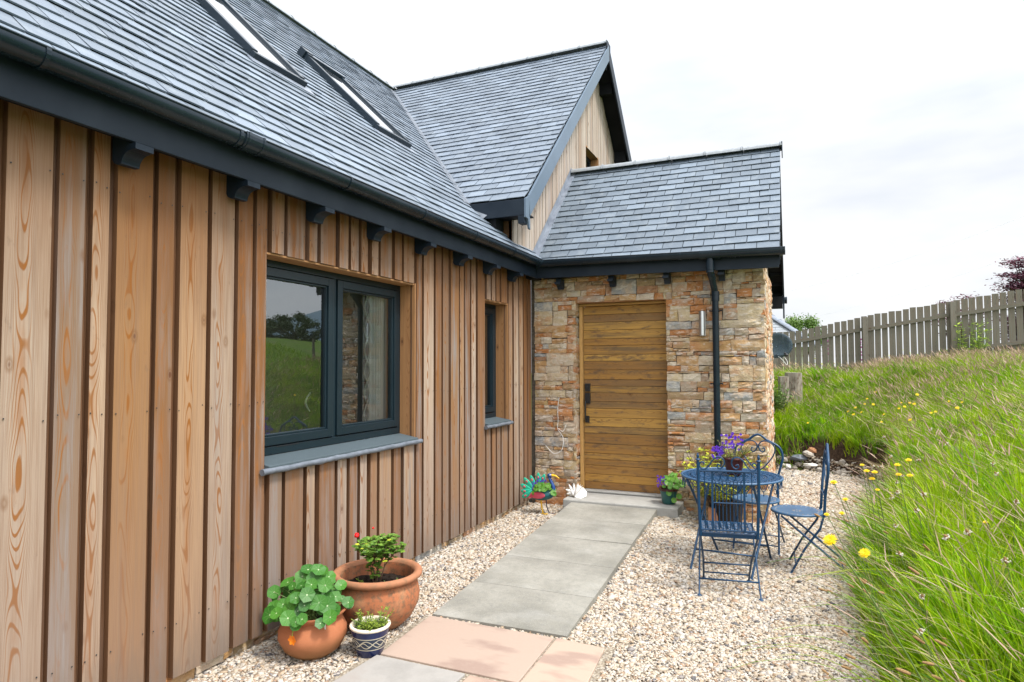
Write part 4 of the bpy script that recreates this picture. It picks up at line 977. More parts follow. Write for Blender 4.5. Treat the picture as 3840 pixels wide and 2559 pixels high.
gc.prism([(8.901, 2.8), (9.599, 2.8), (9.599, 3.98), (8.901, 3.98)], 0, gx-.06, gx-.022); gc.prism([(8.901, 4.86), (9.599, 4.86), (9.599, gtop(9.599)), (9.35, gtop(9.35)), (8.901, gtop(8.901))], 0, gx-.06, gx-.022)
hp(gc, 'gable_core', 'back_wood')
ck = MB(); ck.box(-3.3, gx-.03, 6.28, 6.30, 2.86, 3.35); ck.box(-6.4, -6.3, 6.9, 15, 2.8, 6.0); hp(ck, 'gable_cheek', 'back_wood')
gwn = MB(); gwn.box(gx-.16, gx-.12, 8.93, 9.57, 4.0, 4.05); gwn.box(gx-.16, gx-.12, 8.93, 8.99, 4.05, 4.83); gwn.box(gx-.16, gx-.12, 9.51, 9.57, 4.05, 4.83); gwn.box(gx-.16, gx-.12, 8.99, 9.51, 4.77, 4.83)
w_ = hp(gwn, 'gable_window', 'frame'); g_ = MB(); g_.add([(gx-.14, 8.99, 4.05), (gx-.14, 9.51, 4.05), (gx-.14, 9.51, 4.77), (gx-.14, 8.99, 4.77)], [(0, 1, 2, 3)]); g_.build('pane', 'glass', w_)
gr = MB(); gr.box(gx-.16, gx-.001, 9.57, 9.59, 4.0, 4.85); gr.box(gx-.16, gx-.001, 8.91, 8.93, 4.0, 4.85); gr.box(gx-.16, gx-.001, 8.93, 9.57, 4.83, 4.85, g='y')
hp(gr, 'gable_window_reveal', 'reveal_wood')
# bargeboards, soffits, eaves of the cross gable
bx = -2.50
bb = MB(); tY, tZ = RY, RZ+.0
def rake(m, ya, za, yb, zb, hgt, x0, x1): m.hexa([(x0, ya, za-hgt), (x1, ya, za-hgt), (x0, yb, zb-hgt), (x1, yb, zb-hgt), (x0, ya, za), (x1, ya, za), (x0, yb, zb), (x1, yb, zb)])
rake(bb, CY0+.06, CZ0+.045, RY-.001, RZ-.0, .235, bx, bx+.022)
bb.prism([(CY0-.03, CZ0-.20), (CY0+.03, CZ0-.21), (CY0+.06, CZ0-.30), (CY0+.09, CZ0-.31), (CY0+.062, CZ0+.04), (CY0-.03, CZ0-.005)][::-1], 0, bx+.0, bx+.022)
hp(bb, 'bargeboard', 'barge', bevel=.002)
bb2 = MB(); rake(bb2, RY+.001, RZ, 2*RY-CY0, CZ0+.02, .235, bx, bx+.022); hp(bb2, 'bargeboard', 'fascia')
gs = MB()
rake(gs, CY0+.05, CZ0-.03, RY-.001, RZ-.075, .03, gx+.001, bx-.001); rake(gs, RY+.001, RZ-.075, 2*RY-CY0, CZ0-.075, .03, gx+.001, bx-.001)
for t in (.10, .36, .62, .88):
    yy = RY+t*(RY-CY0); zz = RZ-.11-t*(RZ-CZ0); gs.box(gx+.001, bx-.03, yy, yy+.10, zz-.17, zz+.0)
gs.box(gx+.001, bx-.03, RY-.06, RY+.06, RZ-.35, RZ-.12)
hp(gs, 'gable_soffit', 'soffit')
ef = MB(); ef.box(vx-.0, bx-.001, CY0-.022, CY0, CZ0-.175, CZ0-.003, g='x'); ef.box(bx-.07, bx+.001, CY0-.028, CY0+.0+.08, CZ0-.26, CZ0-.18, g='x'); hp(ef, 'gable_fascia', 'fascia', bevel=.003)
es = MB(); es.box(vx-.1, bx-.003, CY0, 6.28, CZ0-.155, CZ0-.14); es.box(-2.93, -2.85, CY0+.03, 6.27, CZ0-.27, CZ0-.156); hp(es, 'gable_soffit', 'soffit')
# porch verge
pv = MB(); rake(pv, PEY+.06, PEZ+.02, PRY-.001, PRZ-.02, .16, -.125, -.104)
hp(pv, 'bargeboard', 'fascia')
pv = MB(); yE = 9.95; zE = PRZ-(yE-PRY)*sp_
rake(pv, PRY+.001, PRZ-.02, yE, zE-.02, .19, -.125, -.104); pv.prism([(yE-.02, zE-.02), (yE-.02, zE-.36), (yE-.16, zE-.36), (yE-.16, zE-.02+.13)][::-1], 0, -.1245, -.1045)
hp(pv, 'bargeboard', 'fascia')
ps_ = MB(); rake(ps_, PEY+.09, PEZ-.02, PRY, PRZ-.05, .02, SX1-.02, -.127); rake(ps_, PRY, PRZ-.05, yE, zE-.05, .02, SX1-.02, -.127)
for t in np.linspace(.05, .95, 12):
    yy = PRY+t*(yE-PRY); zz = PRZ-.08-(yy-PRY)*sp_; ps_.box(SX1-.01, -.128, yy, yy+.035, zz-.04, zz)
ps_.box(SX1-.01, -.128, yE-.24, yE-.04, zE-.22, zE-.06)
hp(ps_, 'verge_soffit', 'soffit')
rg = MB(); rg.tube([(-1.0, yE+.06, zE-.08), (-.07, yE+.06, zE-.09)], .05, 12); hp(rg, 'rear_gutter', 'gutter')

# ------------------------------------------------------------------ small things on the house wall
lm = thing('wall_lamp', 'short steel tube wall lamp on the stone beside the downpipe', 'wall lamp', (-.875, SY-.02, 2.05))
m = MB(); m.tube([(0, -.075, -.125), (0, -.075, .125)], .030, 20); m.tube([(0, -.075, .1251), (0, -.075, .129)], .026, 20); smooth_by_angle(m.build('lamp_tube', 'steel', lm), 40)
m = MB(); m.box(-.028, .028, -.02, .015, -.13, .13); m.box(-.012, .012, -.05, -.02, -.03, .03); m.build('back_plate', 'steel', lm, bevel=.003)
cb = MB(); pts = [(-2.487, 1.246), (-2.50, 1.12), (-2.497, .98), (-2.505, .885), (-2.47, .835), (-2.446, .79), (-2.44, .72), (-2.455, .65), (-2.50, .612), (-2.56, .605), (-2.61, .64), (-2.66, .69)]
def smoothpts(P, n=6):
    P = [Vector(p) for p in P]; o_ = []
    for i in range(len(P)-1):
        a, b, c, d = P[max(i-1, 0)], P[i], P[i+1], P[min(i+2, len(P)-1)]
        for k in range(n):
            t = k/n; o_.append(.5*((2*b)+(c-a)*t+(2*a-5*b+4*c-d)*t*t+(3*b-a-3*c+d)*t**3))
    return o_+[P[-1]]
cb.tube(smoothpts([(x, SY-.035-.01*math.sin(i), z) for i, (x, z) in enumerate(pts)]), .0032, 6)
cb.tube(smoothpts([(-2.497, SY-.04, .89), (-2.44, SY-.045, .86), (-2.41, SY-.04, .915), (-2.405, SY-.03, .94)]), .003, 6)
o = cb.build('cable', 'white', smooth=True); tag(o, 'thin white cable hanging in a loose loop on the stone left of the door', 'cable')

# ------------------------------------------------------------------ plants in pots
def nast_plant(m, ms, c, rad, hgt, n, lr, spread=1.0, face=(.35, -.8, .8), sep=.95):
    c = Vector(c); placed = []
    for i in range(n*6):
        if len(placed) >= n: break
        a = random.uniform(0, 6.28); e = random.uniform(.05, 1.0); rr = math.sqrt(e)*rad*spread
        p = c+Vector((math.cos(a)*rr, math.sin(a)*rr, hgt*(1-.75*(rr/(rad*spread))**2)*random.uniform(.45, 1.08)))
        if any((p-q).length < lr*sep for q in placed): continue
        placed.append(p)
        nr = (Vector(face).normalized()*.8+Vector((math.cos(a), math.sin(a), 0))*.45*(rr/rad)+Vector((random.uniform(-.3, .3), random.uniform(-.3, .3), random.uniform(-.1, .4))))
        r = lr*random.uniform(.55, 1.15); m.rleaf(p, nr, r)
        q = c+Vector((random.uniform(-.25, .25)*rad, random.uniform(-.25, .25)*rad, 0)); ms.tube(smoothpts([q, q.lerp(p, .5)+Vector((0, 0, .02)), p-nr.normalized()*r*.12], 4), .0016, 4, cap=False)
def lobelia(m, c, rad, hgt, n, s=.008):
    for i in range(n):
        a = random.uniform(0, 6.28); r = rad*math.sqrt(random.random()); p = Vector(c)+Vector((math.cos(a)*r, math.sin(a)*r, hgt*random.random()))
        for k in range(5): aa = k*1.257+random.random(); m.leaf(p, (math.cos(aa), -.3, math.sin(aa)), (0, -1, .3), s*1.4, s*1.1)
def sprigs(ml, ms, c, rad, hgt, n, L, W, per=9, lean=.5, r=.0015):
    c = Vector(c)
    for i in range(n):
        a = random.uniform(0, 6.28); rr = rad*math.sqrt(random.random()); b = c+Vector((math.cos(a)*rr*.5, math.sin(a)*rr*.5, 0)); h_ = hgt*random.uniform(.5, 1.05)
        t = b+Vector((math.cos(a)*rr*lean*1.6+random.uniform(-.01, .01), math.sin(a)*rr*lean*1.6, h_)); P = smoothpts([b, b.lerp(t, .5)+Vector((random.uniform(-.1, .1)*h_*.3, random.uniform(-.1, .1)*h_*.3, 0)), t], 4)
        ms.tube(P, r, 4, cap=False)
        for k in range(per):
            q = P[int((.25+.75*k/per)*(len(P)-1))]; an = random.uniform(0, 6.28)
            ml.leaf(q, (math.cos(an), math.sin(an), random.uniform(0, .8)), (random.uniform(-.3, .3), random.uniform(-.3, .3), 1), L*random.uniform(.6, 1.15), W*random.uniform(.7, 1.1))

# squat terracotta bowl with nasturtiums
pa = thing('plant_pot', 'round terracotta pot overflowing with round-leaved nasturtiums and one orange flower', 'plant pot', (-2.497, 2.895, 0))
m = MB(); m.lathe([(0, .004), (.085, .004), (.10, .008), (.155, .05), (.186, .11), (.185, .15), (.165, .19), (.150, .212), (.156, .222), (.178, .236), (.187, .247), (.186, .254), (.176, .252), (.150, .232), (.140, .21), (.15, .18), (.15, .15)], 48); smooth_by_angle(m.build('pot', 'terra', pa), 60)
m = MB(); m.disc((0, 0, .185), .152, 32, jit=.004); m.build('soil', 'soilpot', pa)
ml, ms = MB(), MB(); nast_plant(ml, ms, (-.02, 0, .20), .225, .27, 78, .041, face=(.35, -.8, .75), sep=.8)
for p, r in (((.20, -.10, .27), .040), ((-.21, -.08, .34), .038), ((.03, -.03, .43), .042), ((-.08, .0, .42), .042), ((.10, -.02, .40), .04), ((-.12, -.15, .25), .036), ((.05, -.19, .24), .034)):
    ml.rleaf(p, (.35+random.uniform(-.2, .2), -.8, .6), r); ms.tube([(0, 0, .19), Vector(p)*.5+Vector((0, 0, .12)), p], .0017, 4, cap=False)
ml.build('foliage', 'nast', pa); ms.build('stems', 'stem', pa)
m = MB()
for (x, y_, z, s) in ((.045, -.205, .165, .030), (-.015, -.12, .295, .014), (.0, -.10, .27, .010)):
    m = MB()
    for k in range(6): a = k*1.05; m.leaf((x, y_, z), (math.cos(a), -.5, math.sin(a)), (0, -1, 0), s, s*.8)
    m.build('flower', 'orange', pa)
m = MB(); m.tube(smoothpts([(.0, -.10, .21), (.03, -.17, .235), (.035, -.20, .19), (.045, -.20, .168)], 5), .002, 5, cap=False); m.build('flower_stalk', 'weed', pa)
m = MB(); m.hexa([(.135, -.075, .19), (.155, -.080, .19), (.135, -.073, .19), (.155, -.078, .19), (.135, -.075, .25), (.155, -.080, .25), (.135, -.073, .25), (.155, -.078, .25)]); m.build('plant_label', 'white', pa)

# large old terracotta bowl with a rose
pb_ = thing('plant_pot', 'large weathered terracotta bowl with a thick rim and a small rose bush', 'plant pot', (-2.405, 3.375, 0))
m = MB(); m.lathe([(0, .004), (.13, .004), (.15, .010), (.215, .07), (.252, .14), (.262, .20), (.250, .26), (.232, .295), (.236, .30), (.236, .318), (.225, .318), (.222, .30), (.225, .25), (.23, .2)], 56); smooth_by_angle(m.build('pot', 'terra2', pb_), 50)
m = MB(); m.lathe([(.238, .298), (.262, .300), (.276, .312), (.278, .328), (.268, .340), (.250, .342), (.232, .334), (.226, .320)], 56); smooth_by_angle(m.build('rim', 'terrarim', pb_), 60)
m = MB(); m.disc((0, 0, .245), .228, 40, jit=.006)
for i in range(60): a = random.uniform(0, 6.28); r = .2*math.sqrt(random.random()); m.blob((math.cos(a)*r, math.sin(a)*r, .25), random.uniform(.005, .014), 6, 4, .2)
m.build('soil', 'soilpot', pb_)
ml, ms = MB(), MB()
def branch(p, d, L, depth, r):
    p = Vector(p); d = Vector(d).normalized(); q = p+d*L; mid = p.lerp(q, .5)+Vector((random.uniform(-.1, .1), random.uniform(-.1, .1), 0))*L
    ms.tube([p, mid, q], [r, r*.85, r*.7], 5, cap=False)
    for k in range(3 if depth > 0 else 5):
        t = random.uniform(.35, 1); a = random.uniform(0, 6.28); b = p.lerp(q, t); dd = Vector((math.cos(a), math.sin(a), random.uniform(-.1, .6)))
        for j in (-1, -.4, 0, .5, 1):
            e = dd+Vector((-dd.y, dd.x, 0))*j*.9; ml.leaf(b+dd*.018, e, (random.uniform(-.4, .4), random.uniform(-.8, .1), 1), random.uniform(.022, .036), random.uniform(.015, .022))
    if depth > 0:
        for k in range(3): branch(q, d+Vector((random.uniform(-.8, .8), random.uniform(-.8, .8), random.uniform(-.1, .5))), L*random.uniform(.55, .8), depth-1, r*.7)
random.seed(77)
for i in range(7): branch((random.uniform(-.02, .02), random.uniform(-.02, .02), .245), (math.cos(i*.9)*.42, math.sin(i*.9)*.36, 1.2), random.uniform(.12, .16), 2, .0042)
ml.build('foliage', 'rose', pb_); ms.build('stems', 'redstem', pb_)
m = MB(); m.blob((-.115, -.06, .555), .016, 10, 7, .12); m.build('flower', 'red', pb_); m = MB(); m.blob((-.02, -.02, .60), .007, 8, 5, .1); m.build('flower_bud', 'red', pb_)
m = MB()
for i in range(7): a = random.uniform(0, 6.28); m.leaf((math.cos(a)*.09, math.sin(a)*.07-.05, random.uniform(.38, .56)), (math.cos(a), math.sin(a), .2), (0, -.5, 1), .03, .02)
m.build('yellow_leaves', 'limeleaf', pb_)
m = MB(); mm = MB(); sprigs(m, mm, (.13, -.02, .245), .06, .05, 8, .02, .012, 4); sprigs(m, mm, (-.10, -.05, .245), .05, .03, 5, .02, .014, 4); m.build('seedlings', 'greenleaf', pb_); mm.build('seedling_stems', 'stem', pb_)

# small glazed blue pot
pc_ = thing('plant_pot', 'small dark blue glazed pot with cream incised pattern and green seedlings', 'plant pot', (-2.20, 3.02, 0))
m = MB(); m.lathe([(0, .003), (.066, .003), (.070, .008), (.086, .06), (.100, .12), (.107, .150), (.108, .156)], 44); smooth_by_angle(m.build('pot', 'bluepot', pc_), 60)
m = MB(); m.lathe([(.1085, .1555), (.113, .160), (.114, .168), (.108, .173), (.098, .172), (.095, .16), (.09, .13)], 44); smooth_by_angle(m.build('rim', 'potcream', pc_), 60)
m = MB(); m.disc((0, 0, .148), .094, 24, jit=.004); m.build('soil', 'soilpot', pc_)
ml, ms = MB(), MB(); sprigs(ml, ms, (0, 0, .148), .085, .045, 60, .022, .009, 7); sprigs(ml, ms, (.055, .0, .15), .05, .12, 9, .026, .010, 10, 1.1); sprigs(ml, ms, (-.06, -.01, .15), .03, .10, 5, .022, .009, 9)
ml.build('foliage', 'greenleaf', pc_); ms.build('stems', 'stem', pc_)

# teal pot on the step
pd = thing('plant_pot', 'small dark teal pot on the right end of the doorstep with nasturtium and purple lobelia', 'plant pot', (-1.225, 6.86, .165))
m = MB(); m.lathe([(0, .003), (.062, .003), (.068, .01), (.078, .07), (.090, .135), (.090, .140)], 36); smooth_by_angle(m.build('pot', 'slatepot', pd), 50)
m = MB(); m.lathe([(.091, .138), (.100, .142), (.101, .160), (.095, .165), (.086, .160), (.08, .13)], 36); smooth_by_angle(m.build('rim', 'darkred', pd), 50)
m = MB(); m.disc((0, 0, .14), .083, 20); m.build('soil', 'soilpot', pd)
ml, ms = MB(), MB(); nast_plant(ml, ms, (.035, 0, .15), .13, .16, 26, .032)
for p, r in (((.12, -.08, .10), .03), ((.07, -.10, .06), .028), ((.02, -.1, .13), .03)): ml.rleaf(p, (.3, -.8, .3), r); ms.tube([(0, 0, .15), (p[0]*.8, p[1]*.8, .17), p], .0016, 4, cap=False)
ml.build('foliage', 'nast2', pd); ms.build('stems', 'stem', pd)
m = MB(); lobelia(m, (-.065, -.02, .17), .055, .12, 34); m.build('flower', 'purple', pd)

# conch on the step
sh = thing('seashell', 'large white spiky conch shell lying on the left end of the doorstep', 'seashell', (-2.235, 6.83, .165))
m = MB()
def conch():
    n, k = 46, 14; vs = []
    for i in range(n):
        t = i/(n-1); ang = t*6.2*math.pi/2.0; r = .006+.058*t**1.35; ax = -.085+.115*t
        c = Vector((ax, math.cos(ang)*r*.35, .055+math.sin(ang)*r*.35))
        for j in range(k):
            a = 2*math.pi*j/k; q = r*(1+(.45 if (i % 6 == 3 and j in (3, 4)) else 0)); vs.append(c+Vector((math.sin(a)*q*.55, math.cos(a)*q, math.sin(a)*q*.85)))
    m.add(vs, [(i*k+j, i*k+(j+1) % k, (i+1)*k+(j+1) % k, (i+1)*k+j) for i in range(n-1) for j in range(k)]+[tuple(range(k))[::-1], tuple((n-1)*k+j for j in range(k))])
conch()
m.add([(.0, -.055, .005), (.075, -.07, .0), (.118, -.02, .012), (.11, .04, .05), (.07, .05, .09), (.02, .0, .10), (-.03, -.02, .06), (.05, -.01, .06)], [(0, 1, 7), (1, 2, 7), (2, 3, 7), (3, 4, 7), (4, 5, 7), (5, 6, 7), (6, 0, 7)])
for (x, y_, z, l, dx, dz) in ((-.02, 0, .09, .05, .0, 1), (-.055, 0, .085, .045, -.45, .9), (.02, -.01, .095, .05, .25, 1), (-.08, -.01, .06, .03, -1, .3), (-.065, -.02, .03, .03, -1, -.2), (-.02, -.04, .04, .03, -.2, .5), (.045, .0, .09, .03, .5, 1)):
    d = Vector((dx, -.15, dz)).normalized(); m.tube([Vector((x, y_, z))-d*.015, Vector((x, y_, z))+d*l*.5, Vector((x, y_, z))+d*l], [.018, .010, .002], 8)
o = m.build('shell_body', 'shell', sh); smooth_by_angle(o, 50); o.scale = (1.05, 1, 1.05)

# painted metal bird planter
bd = thing('bird_planter', 'painted metal peacock planter with green fan tail, yellow beak and trailing plants', 'planter', (-2.525, 6.56, 0))
m = MB(); rot = Matrix.Rotation(R(-6), 3, 'Y'); m.blob((.0, 0, .215), (.135, .07, .062), 18, 12, 0, rot=rot); smooth_by_angle(m.build('body', 'birdteal', bd), 80)
m = MB(); P = smoothpts([(.09, 0, .235), (.125, 0, .29), (.10, 0, .36), (.075, 0, .41)]); m.tube(P, [.028-.014*i/(len(P)-1) for i in range(len(P))], 10); m.blob((.085, 0, .425), (.032, .022, .024), 12, 8); smooth_by_angle(m.build('neck_and_head', 'birdblue', bd), 80)
m = MB(); m.tube(smoothpts([(.105, 0, .428), (.15, 0, .425), (.195, 0, .40)]), [.015, .0145, .014, .013, .012, .011, .010, .009, .007, .006, .005, .004, .003][:13], 10); m.build('beak', 'birdyellow', bd, smooth=True)
m = MB(); m.blob((.095, -.019, .434), .0075, 8, 6); m.build('eye', 'white', bd); m = MB(); m.blob((.097, -.026, .435), .003, 6, 5); m.build('pupil', 'black', bd)
m = MB(); m.blob((-.03, -.066, .215), (.085, .012, .036), 14, 9, 0, rot=Matrix.Rotation(R(-4), 3, 'Y'))
for k in range(5): m.blob((-.09-.008*k, -.062, .235-.012*k), (.025, .008, .008), 8, 5)
smooth_by_angle(m.build('wing', 'birdpink', bd), 80)
for k, ang in enumerate((207, 180, 155, 133, 114, 92, 66)):
    a = R(ang); b = Vector((-.115+(.03 if k > 3 else 0)+(.03 if k > 4 else 0), .0+.006*k, .235+.02*(k > 2)+.02*(k > 4))); d = Vector((math.cos(a), 0, math.sin(a)*1.05)); m = MB(); Lf = .135+.02*(k > 1)
    m.blob(tuple(b+d*Lf*.55), (Lf*.52, .006, .026), 14, 9, 0, rot=Matrix.Rotation(-a, 3, 'Y')); f_ = m.build('tail_feather', 'birdgreen', bd, smooth=True)
    m = MB(); m.blob(tuple(b+d*Lf*.72+Vector((0, -.007, 0))), (.016, .004, .010), 10, 6, 0, rot=Matrix.Rotation(-a, 3, 'Y')); m.build('feather_spot', 'birdpink', f_, smooth=True)
m = MB(); m.tube(smoothpts([(-.01, -.02, .165), (-.005, -.02, .10), (.005, -.02, .05), (.015, -.02, .012)]), .008, 8)
for d in ((.075, -.01), (.055, -.045), (-.035, -.01), (.06, .03)): m.tube([(.015, -.02, .012), (.015+d[0]*.6, -.02+d[1]*.6, .014), (.015+d[0], -.02+d[1], .006)], [.007, .006, .003], 7)
m.build('leg', 'birdyellow', bd, smooth=True)
m = MB(); m.tube(smoothpts([(.03, .03, .165), (.035, .03, .10), (.05, .03, .05), (.07, .03, .012)]), .006, 8)
for d in ((.06, -.01), (.045, .03), (-.03, .0)): m.tube([(.07, .03, .012), (.07+d[0], .03+d[1], .007)], [.006, .003], 7)
m.build('leg', 'birdlegd', bd, smooth=True)
ml, ms = MB(), MB(); nast_plant(ml, ms, (.02, -.01, .23), .13, .13, 22, .030)
for p, r in (((-.07, -.07, .24), .026), ((.155, -.05, .24), .026), ((.05, -.08, .29), .03), ((.0, -.07, .33), .03), ((.09, -.06, .33), .03)): ml.rleaf(p, (.3, -.85, .3), r)
ml.build('foliage', 'nast2', bd); ms.build('stems', 'stem', bd)
m = MB(); lobelia(m, (-.07, .0, .26), .05, .10, 16); lobelia(m, (.0, .02, .34), .07, .05, 22); m.build('flower', 'purple', bd)

# ------------------------------------------------------------------ garden furniture
def spiral(c, r0, r1, a0, a1, n=26): return [(c[0]+math.cos(a0+(a1-a0)*t)*(r0+(r1-r0)*t), c[1]+math.sin(a0+(a1-a0)*t)*(r0+(r1-r0)*t)) for t in [i/n for i in range(n+1)]]
def ornate_chair():
    t = thing('garden_chair', 'blue ornate metal chair with a square lattice seat and barred scroll back, nearest the camera', 'garden chair', (-.462, 4.885, 0), R(9))
    hw, yb = .200, -.185
    bk = MB()
    for s in (-1, 1):
        bk.tube([(s*hw, yb-.015, .945), (s*(hw-.002), yb-.004, .70), (s*(hw-.012), yb+.008, .42)], .0105, 10)
        bk.blob((s*hw, yb-.016, .975), (.010, .010, .016), 10, 7); bk.blob((s*hw, yb-.016, .952), (.017, .017, .009), 12, 6); bk.blob((s*hw, yb-.016, .992), .006, 8, 5)
    bk.tube([(-hw, yb-.012, .875), (hw, yb-.012, .875)], .008, 8); bk.tube([(-hw+.01, yb+.005, .465), (hw-.01, yb+.005, .465)], .008, 8)
    for s in (-1, 1): bk.box(s*.105-.007, s*.105+.007, yb-.012, yb-.004, .465, .875)
    bk.tube([(-.10, yb-.005, .655), (.10, yb-.005, .655)], .0045, 6)
    for i in range(8): x = -.084+.024*i; bk.tube([(x, yb-.004, .80), (x, yb+.002, .465)], .0036, 6)
    for s in (-1, 1): bk.tube([(s*.155, yb-.006, .875), (s*.155, yb+.002, .465)], .0036, 6)
    for i in range(4):
        c = (-.075+.05*i, .835); bk.tube([(c[0]+math.cos(a)*.024, yb-.008, c[1]+math.sin(a)*.030) for a in np.linspace(0, 6.28, 20)][:-1], .0035, 6, closed=True)
    for i in range(3): c = (-.05+.05*i, .815); bk.tube([(c[0]+math.cos(a)*.018, yb-.008, c[1]+math.sin(a)*.018) for a in np.linspace(math.pi, 2*math.pi, 12)], .003, 6)
    for s in (-1, 1):
        P = [(s*x, z) for x, z in spiral((.060, .912), .012, .030, 3.2, -3.9, 24)]+[]
        # big S: inner curl near the middle, rising over and down to an outer curl by the post
        Q = [(.062, .905), (.075, .900), (.078, .918), (.062, .928), (.044, .916), (.044, .892), (.066, .880), (.092, .893), (.094, .925), (.062, .955), (.028, .953), (.0, .0)]
        S_ = smoothpts([(s*x, yb-.012, z) for x, z in [(.050, .915), (.066, .922), (.070, .905), (.054, .893), (.034, .905), (.024, .930), (.034, .962), (.066, .972), (.100, .950), (.125, .912), (.150, .888), (.178, .890), (.190, .912), (.180, .932), (.163, .932), (.158, .918)]], 5)
        bk.tube(S_, .005, 7)
    smooth_by_angle(bk.build('backrest', 'bluemetal', t), 40)
    se = MB(); zs = .435; x1 = .185; y0, y1 = -.165, .185
    se.tube([(-x1, y0, zs), (x1, y0, zs), (x1, y1, zs), (-x1, y1, zs)], .0085, 8, closed=True); se.box(-x1, x1, y0-.004, y0+.004, zs-.022, zs+.004)
    for i in range(1, 8): x = -x1+2*x1*i/8; se.box(x-.002, x+.002, y0, y1, zs-.003, zs)
    for i in range(1, 8): yy = y0+(y1-y0)*i/8; se.box(-x1, x1, yy-.002, yy+.002, zs-.0005, zs+.0025)
    for i in range(8):
        for j in range(8):
            cx, cy = -x1+x1/8+x1*2*i/8, y0+(y1-y0)*(j+.5)/8; r = .0155
            se.tube([(cx+math.cos(a)*r, cy+math.sin(a)*r, zs+.002) for a in np.linspace(0, 6.28, 11)][:-1], .0026, 4, closed=True)
            if (i+j) % 2: se.tube([(cx-.012, cy-.012, zs+.003), (cx+.012, cy+.012, zs+.003)], .002, 4)
    smooth_by_angle(se.build('seat', 'bluemetal', t), 40)
    for s in (-1, 1):
        l = MB(); l.tube([(s*(hw-.012), yb+.008, .42), (s*(hw-.035), .04, .20), (s*(hw-.04), .205, .010)], .0075, 8); l.blob((s*(hw-.04), .207, .010), (.016, .016, .010), 10, 6); smooth_by_angle(l.build('leg', 'bluemetal', t), 50)
        l = MB(); l.tube([(s*(hw-.018), .14, .43), (s*(hw-.006), -.03, .20), (s*(hw+.002), -.185, .014)], .0062, 8); l.blob((s*(hw+.002), -.188, .010), (.018, .018, .011), 10, 6); smooth_by_angle(l.build('leg', 'bluemetal', t), 50)
    l = MB(); l.tube([(-hw+.0, -.115, .105), (hw-.0, -.115, .105)], .0062, 8); l.tube([(-hw+.035, .155, .07), (hw-.035, .155, .07)], .006, 8); l.tube([(-hw+.03, .07, .165), (hw-.03, .07, .165)], .006, 8); l.build('stretchers', 'bluemetal', t, smooth=True)
    return t
ornate_chair()
def round_chair(label, loc, rz):
    t = thing('garden_chair', label, 'garden chair', loc, rz, 'blue folding garden chairs with round seats')
    yb = -.185; bk = MB()
    hoop = [(-.165, yb, .45), (-.162, yb-.01, .60), (-.185, yb-.02, .70), (-.205, yb-.03, .79), (-.185, yb-.035, .87), (-.125, yb-.038, .915), (-.075, yb-.040, .940), (-.035, yb-.042, .972), (0, yb-.043, .985)]
    H_ = hoop+[(-x, y_, z) for x, y_, z in hoop[-2::-1]]
    bk.tube(smoothpts(H_, 5), .0105, 10)
    for s in (-1, 1):
        Q = [(.038, .862), (.052, .868), (.058, .85), (.044, .832), (.022, .842), (.008, .872), (.012, .905), (.045, .93), (.09, .925), (.130, .895), (.142, .85), (.125, .80), (.085, .74), (.04, .69), (.0, .66)]
        bk.tube(smoothpts([(s*x, yb-.03, z) for x, z in Q], 5), .0055, 8)
    bk.blob((0, yb-.034, .878), .010, 8, 6); bk.tube([(-.16, yb-.008, .60), (.16, yb-.008, .60)], .0055, 7); bk.tube([(0, yb-.03, .66), (0, yb-.008, .60)], .0055, 7)
    smooth_by_angle(bk.build('backrest', 'bluemetal', t), 50)
    se = MB(); rs = .195; n = 48; vs = []; prof = [(0, -.006), (.06, -.0055), (.12, -.004), (.165, .0), (.185, .004), (.193, .002), (.196, -.006), (.193, -.014), (.180, -.012), (0, -.012)]
    se.lathe(prof, n, (0, 0, .455)); smooth_by_angle(se.build('seat', 'seatblue', t), 60)
    hl = MB()
    for k in range(26): a = 2*math.pi*k/26; hl.blob((math.cos(a)*.158, math.sin(a)*.158, .4553), (.0065, .004, .0012), 8, 4, rot=Matrix.Rotation(a+.8, 3, 'Z'))
    for k in range(8): a = 2*math.pi*k/8; hl.blob((math.cos(a)*.028, math.sin(a)*.028, .4510), (.008, .004, .0012), 8, 4, rot=Matrix.Rotation(a, 3, 'Z'))
    hl.build('seat_piercings', 'gravel', t)
    for s in (-1, 1):
        l = MB(); l.tube([(s*.165, yb, .47), (s*.168, yb+.03, .36), (s*.178, yb+.14, .20), (s*.185, .055, .010)], .0085, 8); l.blob((s*.185, .058, .008), (.014, .014, .008), 8, 5); smooth_by_angle(l.build('leg', 'bluemetal', t), 50)
        l = MB(); l.tube([(s*.150, .12, .435), (s*.172, -.12, .235), (s*.19, -.385, .008)], .0085, 8); l.blob((s*.19, -.387, .008), (.014, .014, .008), 8, 5); smooth_by_angle(l.build('leg', 'bluemetal', t), 50)
    l = MB(); l.tube([(-.19, -.31, .075), (.19, -.31, .075)], .0055, 7); l.tube([(-.182, .02, .07), (.182, .02, .07)], .0055, 7); l.tube([(-.168, yb+.01, .435), (.168, yb+.01, .435)], .006, 7); l.build('stretchers', 'bluemetal', t, smooth=True)
    return t
ch = round_chair('blue metal chair with a scrolled heart-shaped back behind the table, by the stone corner', (-.325, 5.985, 0), R(176))
dup(ch, (.0, 5.63, 0), R(92), 'blue metal chair with a round seat seen from the side beside the long grass', 'blue folding garden chairs with round seats')

